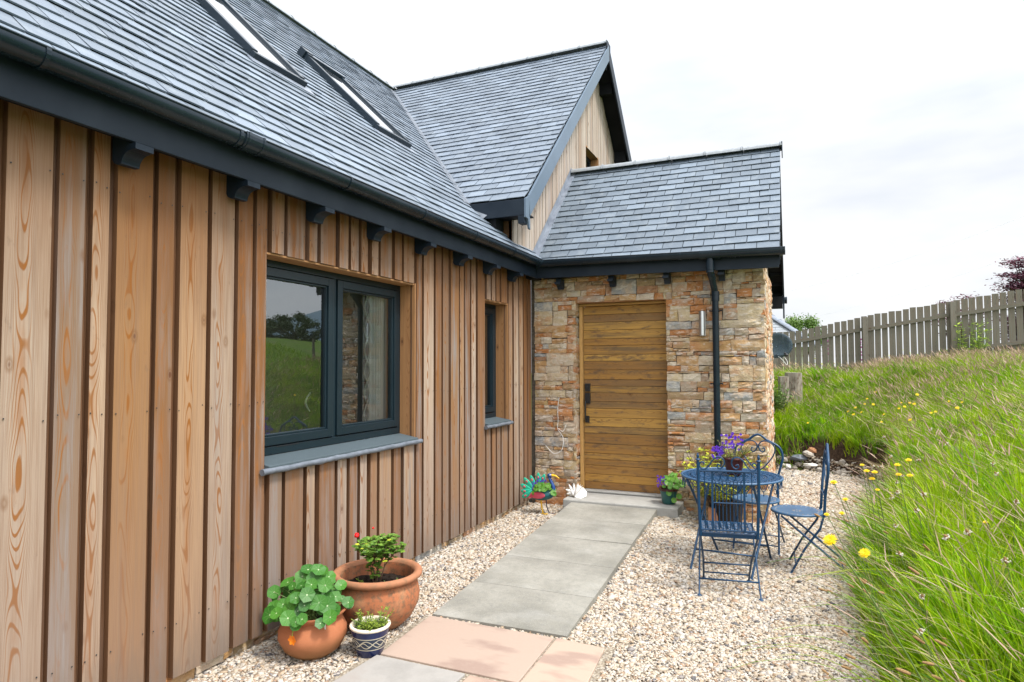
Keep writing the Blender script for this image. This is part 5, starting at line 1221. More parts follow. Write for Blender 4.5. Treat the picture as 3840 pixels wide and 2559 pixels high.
tb = thing('garden_table', 'round blue metal garden table with a pierced top and hanging scroll fringe', 'garden table', (-.482, 5.50, 0))
m = MB(); TR, TZ = .385, .715
m.tube([(math.cos(a)*TR, math.sin(a)*TR, TZ) for a in np.linspace(0, 2*math.pi, 65)[:-1]], .0095, 8, closed=True); smooth_by_angle(m.build('rim', 'seatblue', tb), 60)
m = MB()
for r in (.05, .12, .19, .26, .33): m.tube([(math.cos(a)*r, math.sin(a)*r, TZ-.002) for a in np.linspace(0, 2*math.pi, 41)[:-1]], .0045, 5, closed=True)
for k in range(36): a = 2*math.pi*k/36; m.tube([(math.cos(a)*.05, math.sin(a)*.05, TZ-.003), (math.cos(a)*TR, math.sin(a)*TR, TZ-.003)], .0042, 4)
for r, n in ((.085, 12), (.155, 20), (.225, 30), (.295, 38), (.355, 46)):
    for k in range(n):
        a = 2*math.pi*k/n; c = (math.cos(a)*r, math.sin(a)*r); m.tube([(c[0]+math.cos(b)*.021, c[1]+math.sin(b)*.021, TZ) for b in np.linspace(0, 6.28, 10)[:-1]], .0036, 4, closed=True); m.blob((c[0], c[1], TZ), (.009, .009, .003), 6, 4)
m.build('tabletop', 'bluemetal', tb, smooth=True)
m = MB(); n = 34
for k in range(n):
    a = 2*math.pi*k/n; b = 2*math.pi*(k+1)/n; c = (a+b)/2
    def P(an, z, r=TR-.004): return (math.cos(an)*r, math.sin(an)*r, z)
    m.tube([P(a+(b-a)*t, TZ-.006-math.sin(t*math.pi)*.055) for t in np.linspace(0, 1, 9)], .0030, 5, cap=False)
    m.tube([P(c+math.cos(q)*.028, TZ-.030+math.sin(q)*.014) for q in np.linspace(0, 6.28, 9)[:-1]], .0024, 4, closed=True)
    if k % 2: m.tube([P(c, TZ-.055), P(c, TZ-.085)], .0032, 5); m.blob(P(c, TZ-.088), .006, 6, 5)
m.build('fringe', 'bluemetal', tb, smooth=True)
def tl(x, y_): return (x+.482, y_-5.5)
for (fx_, fy), (tx_, ty) in (((-.770, 5.20), (-.66, 5.72)), ((-.320, 5.17), (-.16, 5.68)), ((-.628, 5.84), (-.80, 5.30)), ((-.205, 5.79), (-.30, 5.23))):
    a, b = tl(fx_, fy), tl(tx_, ty); l = MB(); l.tube([(*a, .008), (a[0]*.5+b[0]*.5, a[1]*.5+b[1]*.5, .36), (*b, .70)], .0095, 8); l.blob((*a, .008), (.015, .015, .008), 8, 5); smooth_by_angle(l.build('leg', 'bluemetal', tb), 50)
l = MB(); l.tube([(*tl(-.742, 5.31), .15), (*tl(-.292, 5.28), .15)], .007, 7); l.tube([(*tl(-.655, 5.74), .13), (*tl(-.222, 5.69), .13)], .007, 7)
l.tube([(*tl(-.66, 5.72), .70), (*tl(-.16, 5.68), .70)], .007, 7); l.tube([(*tl(-.80, 5.30), .70), (*tl(-.30, 5.23), .70)], .007, 7)
for s in (-1, 1): l.tube(smoothpts([(.12*s, -.18, .70), (.06*s, -.10, .60), (0, 0, .56)], 4), .005, 6)
l.build('stretchers', 'bluemetal', tb, smooth=True)
pe = thing('plant_pot', 'dark red glazed pot of purple lobelia standing on the blue table', 'plant pot', (-.458, 5.50, .727))
m = MB(); m.lathe([(0, .002), (.052, .002), (.056, .006), (.066, .06), (.076, .115), (.078, .12)], 36); smooth_by_angle(m.build('pot', 'darkred', pe), 50)
m = MB(); m.lathe([(.0785, .119), (.087, .123), (.088, .134), (.082, .139), (.072, .134), (.068, .11)], 36); smooth_by_angle(m.build('rim', 'darkred', pe), 50)
m = MB(); m.disc((0, 0, .12), .07, 20); m.build('soil', 'soilpot', pe)
ml, ms = MB(), MB(); sprigs(ml, ms, (0, 0, .12), .09, .15, 34, .022, .006, 9, .7); sprigs(ml, ms, (-.07, 0, .12), .07, .06, 14, .02, .006, 7, 1.0); ml.build('foliage', 'greenleaf', pe); ms.build('stems', 'redstem', pe)
m = MB(); lobelia(m, (-.01, 0, .21), .085, .13, 38, .009); lobelia(m, (-.13, 0, .12), .05, .10, 34, .009); m.build('flower', 'purple', pe)
pg = thing('plant_pot', 'large dark pot with a yellow-leaved shrub behind the table against the stone wall', 'plant pot', (-.645, 6.74, 0))
m = MB(); m.lathe([(0, .003), (.13, .003), (.14, .01), (.155, .14), (.170, .255), (.180, .262), (.182, .285), (.172, .29), (.16, .28), (.15, .24)], 40); smooth_by_angle(m.build('pot', 'darkpot', pg), 50)
m = MB(); m.disc((0, 0, .25), .155, 24, jit=.005); m.build('soil', 'soilpot', pg)
ml, ms = MB(), MB(); sprigs(ml, ms, (-.02, -.04, .25), .30, .54, 120, .050, .028, 15, .68, .0025)
ml.build('foliage', 'limeleaf', pg); ms.build('stems', 'redstem', pg)
bk_ = MB(); bk_.box(0, .21, 0, .10, 0, .21); o = bk_.build('brick', 'terraorange', loc=(-.80, 6.60, 0)); tag(o, 'orange clay block standing on the gravel beside the large dark pot', 'brick'); bv = o.modifiers.new('b', 'BEVEL'); bv.width = .006
bpy.data.objects['brick'].scale = (.45, .7, 1)

# ------------------------------------------------------------------ rubble at the foot of the bank
def rock(name, loc, r, mat, label, cat, group=None, jit=.22):
    m = MB(); m.blob((0, 0, 0), r, 8, 6, jit, rot=Matrix.Rotation(random.uniform(0, 6.28), 3, 'Z')); o = m.build(name, mat, loc=loc); tag(o, label, cat, group); return o
def px(px_, py_, d=1.0):
    v = A_*((px_-1920)/2403.1)-B_*((py_-1279.5)/2403.1)+F; return v
def hit(px_, py_, off=0.0, t0=1.5, t1=40):
    v = px(px_, py_); v = v/v.y; ts = np.arange(t0, t1, .04); P = np.column_stack([v.x*ts, v.y*ts]); z = GZ+v.z*ts; h_ = H(P)+off; k = np.argmax(z <= h_)
    return (P[k][0], P[k][1], float(h_[k]-off)) if (z <= h_).any() else None
for i, (a, b, r, mt, lb) in enumerate((
    (2995, 1735, (.16, .12, .05), 'lead', 'flat blue-grey slate piece lying in the rubble by the bank'),
    (3035, 1722, (.13, .08, .05), 'rock', 'long pale stone at the top of the rubble heap'),
    (3045, 1752, (.13, .05, .03), 'shell', 'flat whitish stone lying in the rubble heap'),
    (2985, 1780, (.09, .07, .07), 'rock', 'angular grey stone at the left of the rubble heap'),
    (3012, 1790, (.10, .05, .05), 'lead', 'small tilted blue slate at the front of the rubble heap'),
    (2957, 1750, (.05, .05, .04), 'shell', 'small white stone left of the slate piece'),
    (3046, 1708, (.07, .05, .05), 'terraorange', 'small ochre stone against the earth bank'))):
    q = hit(a, b, .03)
    if q: rock('rock', (q[0], q[1], q[2]+r[2]*.35), r, mt, lb, 'rock')
r0 = None; gl = 'small loose stone in the rubble at the foot of the bank'
for i in range(40):
    q = hit(random.uniform(2925, 3180), random.uniform(1735, 1800), .02)
    if not q: continue
    if r0 is None: r0 = rock('stone', (q[0], q[1], q[2]+.02), (.055, .04, .03), 'rock', gl, 'stone', 'small rubble stones')
    else:
        c = r0.copy(); C.objects.link(c); c.location = (q[0], q[1], q[2]+.015); s_ = random.uniform(.5, 1.3); c.scale = (s_, s_*random.uniform(.6, 1.2), s_); c.rotation_euler = (random.uniform(-.5, .5), random.uniform(-.5, .5), random.uniform(0, 6.28))

# ------------------------------------------------------------------ beyond the bank
FZ = [(-2.2, 2.30), (0, 2.355), (1.38, 2.655), (2.9, 2.90), (4.12, 3.09), (6.5, 3.40)]
def ftop(x): return float(np.interp(x, [a for a, b in FZ], [b for a, b in FZ]))
FY = 15.5
fn = thing('fence', 'weathered grey picket fence climbing the slope behind the long grass', 'fence', (0, FY, 1))
fl_ = (0, -FY, -1)
x = -2.0
while x < 6.2:
    m = MB(); t = ftop(x)+random.uniform(-.012, .012); wd = .109+random.uniform(-.005, .005); ln_ = random.uniform(-.012, .012)
    m.hexa([(x+ln_, FY, .6), (x+wd+ln_, FY, .6), (x+ln_, FY+.018, .6), (x+wd+ln_, FY+.018, .6), (x, FY, t), (x+wd, FY, t+.004), (x, FY+.018, t), (x+wd, FY+.018, t+.004)])
    m.build('picket', 'fence_wood', fn, loc=fl_); x += .128+random.uniform(-.003, .003)
for xx in (-.42, 1.35, 2.92, 4.72):
    m = MB(); m.box(xx, xx+.10, FY-.105, FY-.03, .6, ftop(xx)-.02); m.build('post', 'fence_wood', fn, loc=fl_, bevel=.004)
xs_ = [-2.2, -.42, 1.35, 2.92, 4.72, 6.4]
for a, b in zip(xs_[:-1], xs_[1:]):
    for dz in (.24, .98):
        m = MB(); a2 = a+.102; m.hexa([(a2, FY-.03, ftop(a)-dz-.075), (b-.002, FY-.03, ftop(b)-dz-.075), (a2, FY-.001, ftop(a)-dz-.075), (b-.002, FY-.001, ftop(b)-dz-.075), (a2, FY-.03, ftop(a)-dz), (b-.002, FY-.03, ftop(b)-dz), (a2, FY-.001, ftop(a)-dz), (b-.002, FY-.001, ftop(b)-dz)], g='x'); m.build('rail', 'fence_wood', fn, loc=fl_)

# satellite dish
gz_ = h1(-.34, 12.4)
sdh = thing('satellite_dish', 'dark perforated oval satellite dish on a pole behind the stone corner', 'satellite dish', (-.375, 12.5, gz_))
m = MB(); n = 36; vs = [(0, .045, 0)]
for r in (.4, .75, 1.0):
    for k in range(n): a = 2*math.pi*k/n; vs.append((math.cos(a)*.255*r, .045*(1-r*r), math.sin(a)*.228*r))
fs = [(0, 1+k, 1+(k+1) % n) for k in range(n)]+[(1+i*n+k, 1+(i+1)*n+k, 1+(i+1)*n+(k+1) % n, 1+i*n+(k+1) % n) for i in range(2) for k in range(n)]
m.add([(x+.11, y_-.03, z+1.968-gz_) for x, y_, z in vs], fs); o = m.build('dish', 'dish', sdh, smooth=True); bv = o.modifiers.new('s', 'SOLIDIFY'); bv.thickness = .003
m = MB(); m.tube([(.0, .06, 0), (.0, .06, 1.9-gz_)], .017, 10); m.tube([(0, .06, 1.88-gz_), (.10, .02, 1.95-gz_)], .014, 8); m.build('pole', 'barge', sdh)
m = MB(); m.tube([(.08, .0, 1.80-gz_), (.12, -.12, 1.775-gz_), (.24, -.24, 1.785-gz_)], .009, 8); m.build('arm', 'metal', sdh)
m = MB(); m.blob((.255, -.25, 1.79-gz_), (.035, .03, .03), 10, 7); m.blob((.235, -.27, 1.825-gz_), (.018, .018, .016), 8, 6); m.build('receiver', 'black', sdh)
m = MB(); m.tube(smoothpts([(.13, -.14, 1.77-gz_), (.20, -.20, 1.70-gz_), (.26, -.22, 1.62-gz_), (.27, -.2, 1.68-gz_), (.22, -.2, 1.76-gz_)], 5), .005, 5); m.tube(smoothpts([(.0, .02, 1.62-gz_), (-.06, .0, 1.48-gz_), (-.14, -.02, 1.40-gz_)], 5), .006, 5); m.build('cable', 'white', sdh)
# two sawn stumps
def stump(x, y_, top, r, label, seed):
    random.seed(seed); g0 = h1(x, y_)-.1; t = thing('tree_stump', label, 'tree stump', (x, y_, g0)); m = MB(); n, k = 22, 9; vs = []; hh = top-g0
    ph = [random.uniform(0, 6.28) for _ in range(4)]
    for i in range(k):
        for j in range(n):
            a = 2*math.pi*j/n; rr = r*(1+.07*math.sin(3*a+ph[0])+.05*math.sin(7*a+ph[1])+.03*math.sin(13*a+ph[2])+.12*(1-i/(k-1))**2+random.uniform(-.02, .02)); vs.append((math.cos(a)*rr, math.sin(a)*rr, hh*i/(k-1)))
    vs.append((0, 0, hh+.006)); m.add(vs, [(i*n+j, i*n+(j+1) % n, (i+1)*n+(j+1) % n, (i+1)*n+j) for i in range(k-1) for j in range(n)]+[((k-1)*n+j, (k-1)*n+(j+1) % n, k*n) for j in range(n)])
    for f in range(len(m.f)): m.uv[f] = [(m.v[q][0]*1.0+m.v[q][1], m.v[q][2]) for q in m.f[f]]
    m.build('wood', 'stump_wood', t, smooth=False)
stump(-.175, 12.05, 1.415, .085, 'narrow pale split tree stump below the satellite dish', 3)
stump(-.005, 12.25, 1.48, .13, 'broad bleached tree stump, right of the narrow one under the dish', 5)
random.seed(21)
# neighbouring house roof
nh = thing('neighbouring_house', 'distant house with a pale grey slate hipped roof showing behind the fence', 'house', (-5, 29, 0))
nl = (5, -29, 0)
m = MB(); m.box(-9, .4, 27.5, 35, 0, 2.35); m.build('wall', 'render_wall', nh, loc=nl)
m = MB(); E0, E1, E2, E3 = (-9.5, 27, 2.3), (.9, 27, 2.3), (.9, 35.4, 2.3), (-9.5, 35.4, 2.3); Ra, Rb = (-6.5, 31.2, 5.5), (-2.1, 30, 4.6); Rb = (-3.3, 31.2, 5.52)
dv_ = Vector((0, 4.2, 3.2)).normalized(); dn_ = Vector((0, -3.2, 4.2)).normalized()
slates(m, (0, 27, 2.3), (1, 0, 0), dv_, dn_, -9.5, .9, 5.2, .2, .30, lambda c, v: [(1, dv_.y, .9), (-1, dv_.y, 9.5)], 5)
m.add([E1, E2, (-3.3, 31.2, 5.5)], [(0, 1, 2)]); m.add([E2, E3, (-5.3, 31.2, 5.5), (-3.3, 31.2, 5.5)], [(0, 1, 2, 3)]); m.add([E3, E0, (-5.3, 31.2, 5.5)], [(0, 1, 2)])
m.build('roof', 'ridge', nh, loc=nl)
m = MB(); ridge(m, (.9, 26.98, 2.36), (-3.3, 31.2, 5.58), .45, .10); m.build('hip_tiles', 'flash', nh, loc=nl)

# trees: tapered trunk with limbs and a crown of many small leaves
def tree(loc, h_, crown, n, L, leaf, label, cat='tree', trunk_r=.08, clumps=26, seed=0, flat=False, tr_h=None, group=None):
    random.seed(seed); t = thing('tree', label, cat, loc, group=group); tr = MB(); cr = MB(); th_ = tr_h or h_*.45; cx, cy, cz = crown
    top = Vector((random.uniform(-.1, .1), random.uniform(-.1, .1), h_-cz*.6)); base = Vector((0, 0, 0)); tr.tube(smoothpts([base, Vector((.03*h_, 0, th_)), top], 5), [trunk_r*(1-.8*i/10) for i in range(11)], 8)
    cc = Vector((0, 0, h_-cz))
    for i in range(clumps):
        while True:
            q = Vector((random.uniform(-1, 1), random.uniform(-1, 1), random.uniform(-1, 1)))
            if q.length < 1: break
        q = q.normalized()*(q.length**.45); p = cc+Vector((q.x*cx, q.y*cy, q.z*cz)); s0 = Vector((.02*h_, 0, th_*random.uniform(.6, 1.0))).lerp(top, random.uniform(0, .6)*max(0, min(1, (q.z+1)/2)))
        tr.tube([s0, s0.lerp(p, .5)+Vector((0, 0, .04*h_)), p], [trunk_r*.35, trunk_r*.22, trunk_r*.06], 5, cap=False)
        cs = min(cx, cz)*random.uniform(.25, .48)
        for k in range(int(n/clumps)):
            v = Vector((random.gauss(0, .5), random.gauss(0, .5), random.gauss(0, .12 if flat else .38)))*cs*(1.6 if flat else 1)
            d = Vector((random.uniform(-1, 1), random.uniform(-1, 1), random.uniform(-.3, .3) if flat else random.uniform(-.7, .7)))
            cr.leaf(p+v, d, (random.uniform(-.6, .6), random.uniform(-.6, .6), 1), L*random.uniform(.6, 1.3), L*.55*random.uniform(.7, 1.2))
    tr.build('trunk', 'bark', t); cr.build('crown', leaf, t); return t
tree((.55, 40, .3), 4.15, (1.0, 1.0, 1.0), 11000, .13, 'treeleaf', 'rounded green tree crown just above the left end of the fence', seed=2)
tree((5.22, 19.2, .5), 3.85, (.50, .5, 1.35), 13000, .075, 'copper', 'tall purple-leaved tree behind the fence at the right edge', seed=4, flat=True, clumps=90)
tree((5.95, 19.4, .6), 3.1, (.65, .6, .8), 6500, .085, 'copper', 'purple-leaved bush cut off by the right edge, beside the tall purple tree', seed=6, flat=True, clumps=26)
tree((3.75, 19.0, .6), 2.72, (.62, .5, .5), 1700, .07, 'copper', 'low sparse purple-leaved shrub peeping over the middle of the fence', seed=9, flat=True, clumps=18)
random.seed(5)
# seen mirrored in the window: field fence posts and trees to the right of the camera
for i, (x, y_, hh, cw, lb) in enumerate(((35, 45, 3.6, 2.3, 'broad dark tree in the field, mirrored in the window'), (24, 48, 3.4, 1.6, 'smaller dark tree beyond the field, mirrored at the window edge'))):
    tree((x, y_, h1(x, y_)-1.5), hh, (cw*1.25, cw*1.25, hh*.36), 7000, .22, 'treeleafd', lb, seed=30+i, clumps=34, trunk_r=.16)
random.seed(8); fp0 = None
for i in range(8):
    x, y_ = 9+1.25*i, 24-1.9*i
    m = MB()
    if fp0 is None: m.tube([(0, 0, -.1), (.02, 0, 1.25)], [.06, .05], 8); fp0 = m.build('field_post', 'fence_wood', loc=(x, y_, h1(x, y_))); tag(fp0, 'round wooden post of the field fence, mirrored in the window', 'fence post', 'round field fence posts')
    else: c = fp0.copy(); C.objects.link(c); c.location = (x, y_, h1(x, y_)); c.rotation_euler = (random.uniform(-.05, .05), random.uniform(-.05, .05), random.uniform(0, 6))
for i, (z, l) in enumerate(((0, 'upper faint overhead wire crossing the sky on the right'), (-1.35, 'lower faint overhead wire crossing the sky on the right'))):
    m = MB(); m.tube([(x, 30, 5.05+z+.225*(x-1)+.012*(x-1)**2) for x in np.linspace(-1+i*2, 13, 24)], .0045, 5); o = m.build('overhead_wire', 'steel'); tag(o, l, 'wire', 'overhead wires')

# ------------------------------------------------------------------ grass and wild flowers
def blades(name, P, z0, hgt, wid, az, lean, mat, lv=(0, .35, .7, 1), wp=(1, .85, .5, .06)):
    n = len(P); t = np.array(lv)[None, :]; k = len(lv)
    hx = np.cos(az)[:, None]*lean[:, None]*hgt[:, None]*t**1.8; hy = np.sin(az)[:, None]*lean[:, None]*hgt[:, None]*t**1.8
    zz = hgt[:, None]*(t-.30*np.minimum(lean, 1.4)[:, None]*t**2.4)
    a2 = rng.uniform(0, 6.283, n); wx = np.cos(a2)[:, None]*wid[:, None]*np.array(wp)[None]/2; wy = np.sin(a2)[:, None]*wid[:, None]*np.array(wp)[None]/2
    cx = P[:, 0:1]+hx; cy = P[:, 1:2]+hy; cz = z0[:, None]+zz
    V = np.empty((n, k, 2, 3)); V[:, :, 0, 0] = cx-wx; V[:, :, 0, 1] = cy-wy; V[:, :, 1, 0] = cx+wx; V[:, :, 1, 1] = cy+wy; V[:, :, 0, 2] = cz; V[:, :, 1, 2] = cz
    q = np.array([(2*i, 2*i+1, 2*i+3, 2*i+2) for i in range(k-1)]); Q = (np.arange(n)[:, None, None]*2*k+q[None]).reshape(-1, 4)
    return numpy_mesh(name, V.reshape(-1, 3), Q, mat)
def scatter(x0, x1, y0, y1, dens, wedge=.9):
    dens *= 1.0
    n = int((x1-x0)*(y1-y0)*dens); P = np.column_stack([rng.uniform(x0, x1, n), rng.uniform(y0, y1, n)]); d = toedist(P)
    hollow = (P[:, 1] > 7.6) & (P[:, 1] < 12) & (P[:, 0] > .12)      # bare earth face
    k = (d > .02) & (P[:, 0] < P[:, 1]*.27+wedge) & ~(hollow & (d < .12+.13*vnoise(P[:, 0], P[:, 1], 5, 2))) & ~((P[:, 0] < -.27) & (P[:, 1] < 9.6)); return P[k], d[k]
def vec(az_, ln): return np.stack([np.cos(az_)*ln, np.sin(az_)*ln], 1)
LP_ = []                                            # loose single blades, then tussocks whose blades fan outward
for (a, b, c, d_, dens, hh, ww) in ((.3, 2.4, .9, 2.6, 1800, .26, .008), (.2, 2.6, 2.6, 4.6, 1800, .26, .0085), (.2, 3.2, 4.6, 8, 1700, .24, .0105), (-1.4, 4.6, 8, 11.5, 1700, .24, .012), (-1.6, 5.2, 11.5, 15.6, 1100, .28, .014)):
    P, d = scatter(a, b, c, d_, dens); n = len(P); h_ = hh*(.5+.9*vnoise(P[:, 0], P[:, 1], 2.5, 5))*rng.uniform(.5, 1.2, n); edge = np.clip(1-d/.35, 0, 1)
    h_ = h_*(1-.45*edge); V = vec(rng.uniform(0, 6.283, n), rng.uniform(.1, .8, n))+np.column_stack([-.05-.30*edge, -.03-.1*edge]); LP_.append((P, h_, rng.uniform(.6, 1.3, n)*ww, V))
for (a, b, c, d_, dens, nb_, hh, ww) in ((.3, 2.4, .9, 2.8, 62, 50, .42, .0098), (.2, 2.6, 2.8, 5.0, 62, 48, .40, .0102), (.2, 3.3, 5.0, 8, 50, 42, .33, .012), (-1.4, 4.6, 8, 11.5, 42, 34, .29, .013), (-1.6, 5.2, 11.5, 15.6, 26, 34, .33, .016)):
    P, d = scatter(a, b, c, d_, dens); n = len(P); ch = hh*(.50+.85*vnoise(P[:, 0], P[:, 1], 1.7, 7))*rng.uniform(.6, 1.25, n); cs = rng.uniform(.5, 1.3, n); wd = vec(rng.uniform(0, 6.283, n), rng.uniform(0, .35, n))
    k = np.repeat(np.arange(n), nb_); edge = np.clip(1-d/.35, 0, 1)[k]; az = rng.uniform(0, 6.283, len(k)); rr = np.abs(rng.normal(0, .030, len(k)))*cs[k]
    B = P[k]+vec(az, rr); V = vec(az+rng.normal(0, .5, len(k)), rng.uniform(.05, .75, len(k))*cs[k])+wd[k]+np.column_stack([-.05-.32*edge, -.03-.1*edge])
    LP_.append((B, ch[k]*(1-.42*edge)*rng.uniform(.45, 1.12, len(k)), rng.uniform(.6, 1.35, len(k))*ww*(.8+.4*cs[k]), V))
P, h_, w__, V = (np.concatenate([q[i] for q in LP_]) for i in range(4)); dd = toedist(P); keep = dd > -.03; P, h_, w__, V, dd = P[keep], h_[keep], w__[keep], V[keep], dd[keep]
z = H(P)-.01; ln_ = np.hypot(V[:, 0], V[:, 1]); az = np.arctan2(V[:, 1], V[:, 0])
pat = vnoise(P[:, 0], P[:, 1], 1.3, 9)*.7+vnoise(P[:, 0], P[:, 1], 5, 12)*.3+rng.uniform(-.12, .12, len(P)); dk_ = (pat > .56) | ((P[:, 1] > 11.4) & (P[:, 0] < 1.6)) | ((dd < .2) & (rng.uniform(0, 1, len(P)) < .6))
print('blades', len(P))
for nm, k, mt, lb in (('grass', ~dk_, 'grass', 'bright green tussocks of long grass covering the bank'), ('meadow_grass', dk_, 'grassdark', 'darker coarser grass in patches on the bank and by the fence')):
    o = blades(nm, P[k], z[k], h_[k], w__[k], az[k], ln_[k], mt); tag(o, lb, 'grass', kind='stuff')
def layer(nm, specs, mt, lb, cat, h0, h1_, w0, w1_, l0, l1, wp):
    q = [scatter(*t) for t in specs]; P = np.concatenate([t[0] for t in q]); n = len(P); sc2 = np.where(P[:, 1] > 6, 1.5, 1)
    o = blades(nm, P, H(P)-.005, rng.uniform(h0, h1_, n), rng.uniform(w0, w1_, n)*sc2, rng.uniform(0, 6.283, n), rng.uniform(l0, l1, n), mt, wp=wp); tag(o, lb, cat, kind='stuff')
layer('dead_grass', ((.3, 2.6, .9, 5, 420), (.3, 4, 5, 10, 260), (-.5, 5, 10, 15, 160)), 'straw', 'dead straw-coloured thatch among the grass', 'grass', .15, .45, .004, .008, .8, 1.9, (1, .9, .6, .06))
layer('broad_leaves', ((.3, 2.4, .9, 5, 95), (.3, 3.6, 5, 10, 55)), 'broadleaf', 'broad strap-shaped leaves of plantain growing through the grass', 'weed', .14, .34, .018, .034, .3, 1.1, (.25, .9, 1, .1))
# wiry flowering grass: thin stalks with pinkish brown heads
Ps, hs, ls = [], [], []
for (a, b, c, d_, dens, hh) in ((.35, 2.4, 1.2, 4.6, 150, .60), (.3, 3.2, 4.6, 8, 115, .50), (-.4, 4.6, 8, 15.4, 130, .44)):
    P, d = scatter(a, b, c, d_, dens); Ps.append(P); hs.append(hh*rng.uniform(.7, 1.2, len(P))); ls.append(rng.uniform(.2, .8, len(P))+np.clip(1-d/.5, 0, 1)*.2)
P, d = scatter(1.2, 5.2, 11.0, 15.4, 330); Ps.append(P); hs.append(.42*rng.uniform(.7, 1.2, len(P))); ls.append(rng.uniform(.2, .6, len(P)))
P = np.concatenate(Ps); hs = np.concatenate(hs); ls = np.concatenate(ls); az = np.pi+rng.normal(0, 1.1, len(P)); z = H(P); st_ = rng.bit_generator.state
wd = np.where(P[:, 1] < 5, .0028, .004)
o = blades('grass_stalks', P, z, hs, wd, az, ls, 'grassdark', (0, .4, .75, 1), (1, .9, .8, .5)); tag(o, 'thin wiry stalks of flowering grass', 'grass', kind='stuff')
o = blades('seed_heads', P, z, hs, np.where(P[:, 1] < 5, .006, .011), az, ls, 'seed', (.80, .86, .94, 1.02), (.3, 1, .8, .1)); tag(o, 'pinkish brown seed heads of the flowering grass', 'grass', kind='stuff')
# field to the right, sparse tufts (mirrored in the window)
n = 26000; P = np.column_stack([rng.uniform(2.5, 22, n), rng.uniform(-1, 26, n)]); P = P[P[:, 0] > P[:, 1]*.27+.8]; n = len(P)
o = blades('field_grass', P, H(P)-.01, rng.uniform(.15, .42, n), rng.uniform(.012, .03, n), rng.uniform(0, 6.28, n), rng.uniform(.2, .9, n), 'grassdark'); tag(o, 'rough grass of the field to the right', 'grass', kind='stuff')
n = 420; P = np.column_stack([rng.uniform(-2.7, .6, n), rng.uniform(2.2, 8, n)]); d = toedist(P); k = (d < -.02) & (rng.uniform(0, 1, n) < np.clip(1.15+d*.9, .12, 1)) & ~in_quad(P, PATH) & ~((P[:, 0] < -.9) & (P[:, 1] < 3.65)) & (P[:, 1] < 6.5); P = P[k]; n = len(P)
o = blades('straw_litter', P, mound(P[:, 0], P[:, 1])+.014, rng.uniform(.02, .05, n), rng.uniform(.003, .006, n), rng.uniform(0, 6.283, n), rng.uniform(1.4, 2.2, n), 'straw', (0, .3, .6, .8)); tag(o, 'bits of dry straw and leaf blown over the gravel', 'litter', kind='stuff')
# broad-leaved plants along the near edge of the bank
def flower_obj(name, stalk, parts, label, cat, group):
    m = MB(); m.tube(stalk, [.0022]*len(stalk), 5, cap=False, mi=1); parts(m); return m
def stalkpts(b, t): b, t = Vector(b), Vector(t); return smoothpts([b, b.lerp(t, .4)+Vector((0, 0, .12*(t-b).length)), b.lerp(t, .8)+Vector((0, 0, .06*(t-b).length)), t], 4)
def dandelion(head, base, r, label, group=None):
    h_ = Vector(head); b = Vector(base); m = MB(); m.tube([p-b for p in stalkpts(b, h_)], .0016 if r < .021 else .0022, 5, cap=False, mi=1); c = h_-b
    nr = (Vector((-.35, -.65, .75)) if r > .0195 else Vector((-.1, -.32, 1))).normalized(); u = nr.orthogonal().normalized(); v = nr.cross(u)
    for ring, (rr, n) in enumerate(((1, 22), (.72, 16), (.42, 10))):
        for k in range(n):
            a = 2*math.pi*k/n+ring*.2+random.uniform(-.08, .08); d = u*math.cos(a)+v*math.sin(a)+nr*(.12+.22*ring); m.leaf(c+nr*.002*ring, d, nr, r*rr, r*.24, 0, .05)
    m.blob(tuple(c-nr*.006), (r*.3, r*.3, r*.4), 8, 5, mi=1)
    o = m.build('dandelion', ['yellow', 'stem'], loc=tuple(b)); tag(o, label, 'flower', group); return o
def at(px_, py_, Y): v = px(px_, py_); v = v/v.y*Y; return Vector((v.x, v.y, GZ+v.z))
def gb(x, y_): return (x, y_, h1(x, y_)-.01)
def r5(x, y_): return (3000+x*.6752, 1500+y_*.6754)
h_ = at(3113, 2026, 1.95); dandelion(h_, gb(.56, 2.15), .021, 'largest yellow dandelion, leaning out over the gravel by the chair legs')
h_ = at(3242, 2075, 2.35); dandelion(h_, gb(.60, 2.55), .020, 'large yellow dandelion just right of the largest one')
lab = {1: 'yellow dandelion just left of the topmost one in the near cluster', 2: 'yellow dandelion left of the lowest pair in the near cluster', 3: 'yellow dandelion right of the lowest pair in the near cluster', 4: 'leftmost of the three close dandelions behind the chair', 5: 'rightmost of the three close dandelions behind the chair', 6: 'lowest of the three close dandelions behind the chair', 8: 'small yellow dandelion against the dark earth bank', 9: 'drooping yellow dandelion below the three close ones', 11: 'small yellow dandelion over the gravel right of the chair seat', 12: 'small half hidden dandelion at the gravel edge above the chair seat', 0: 'topmost yellow dandelion in the near cluster right of the chair', 7: 'yellow dandelion just right of the blue chair back', 10: 'small yellow dandelion in front of the rear edge of the chair seat', 13: 'lone yellow dandelion deep in the grass on the far right'}
gpn = 'yellow dandelion in the near cluster at the edge of the bank'
for i, (x, y_) in enumerate(((603, 335), (540, 362), (548, 415), (610, 420), (370, 395), (415, 402), (400, 438), (187, 458), (345, 362), (430, 500), (148, 637), (232, 630), (252, 553), (1030, 680))):
    Y = 4.3 if x > 300 else 3.4; h_ = at(*r5(x, y_), Y); b = gb(max(h_.x+.10, .42), Y+random.uniform(0, .2)); dandelion(h_, b, (.019 if i < 8 else .0145), lab.get(i, gpn), None if i in lab else 'near dandelions')
d0 = None; gl = 'small yellow dandelion in the grass of the far bank'
def rz_(x, y_): return (2750+x*.4632, 900+y_*.4633)
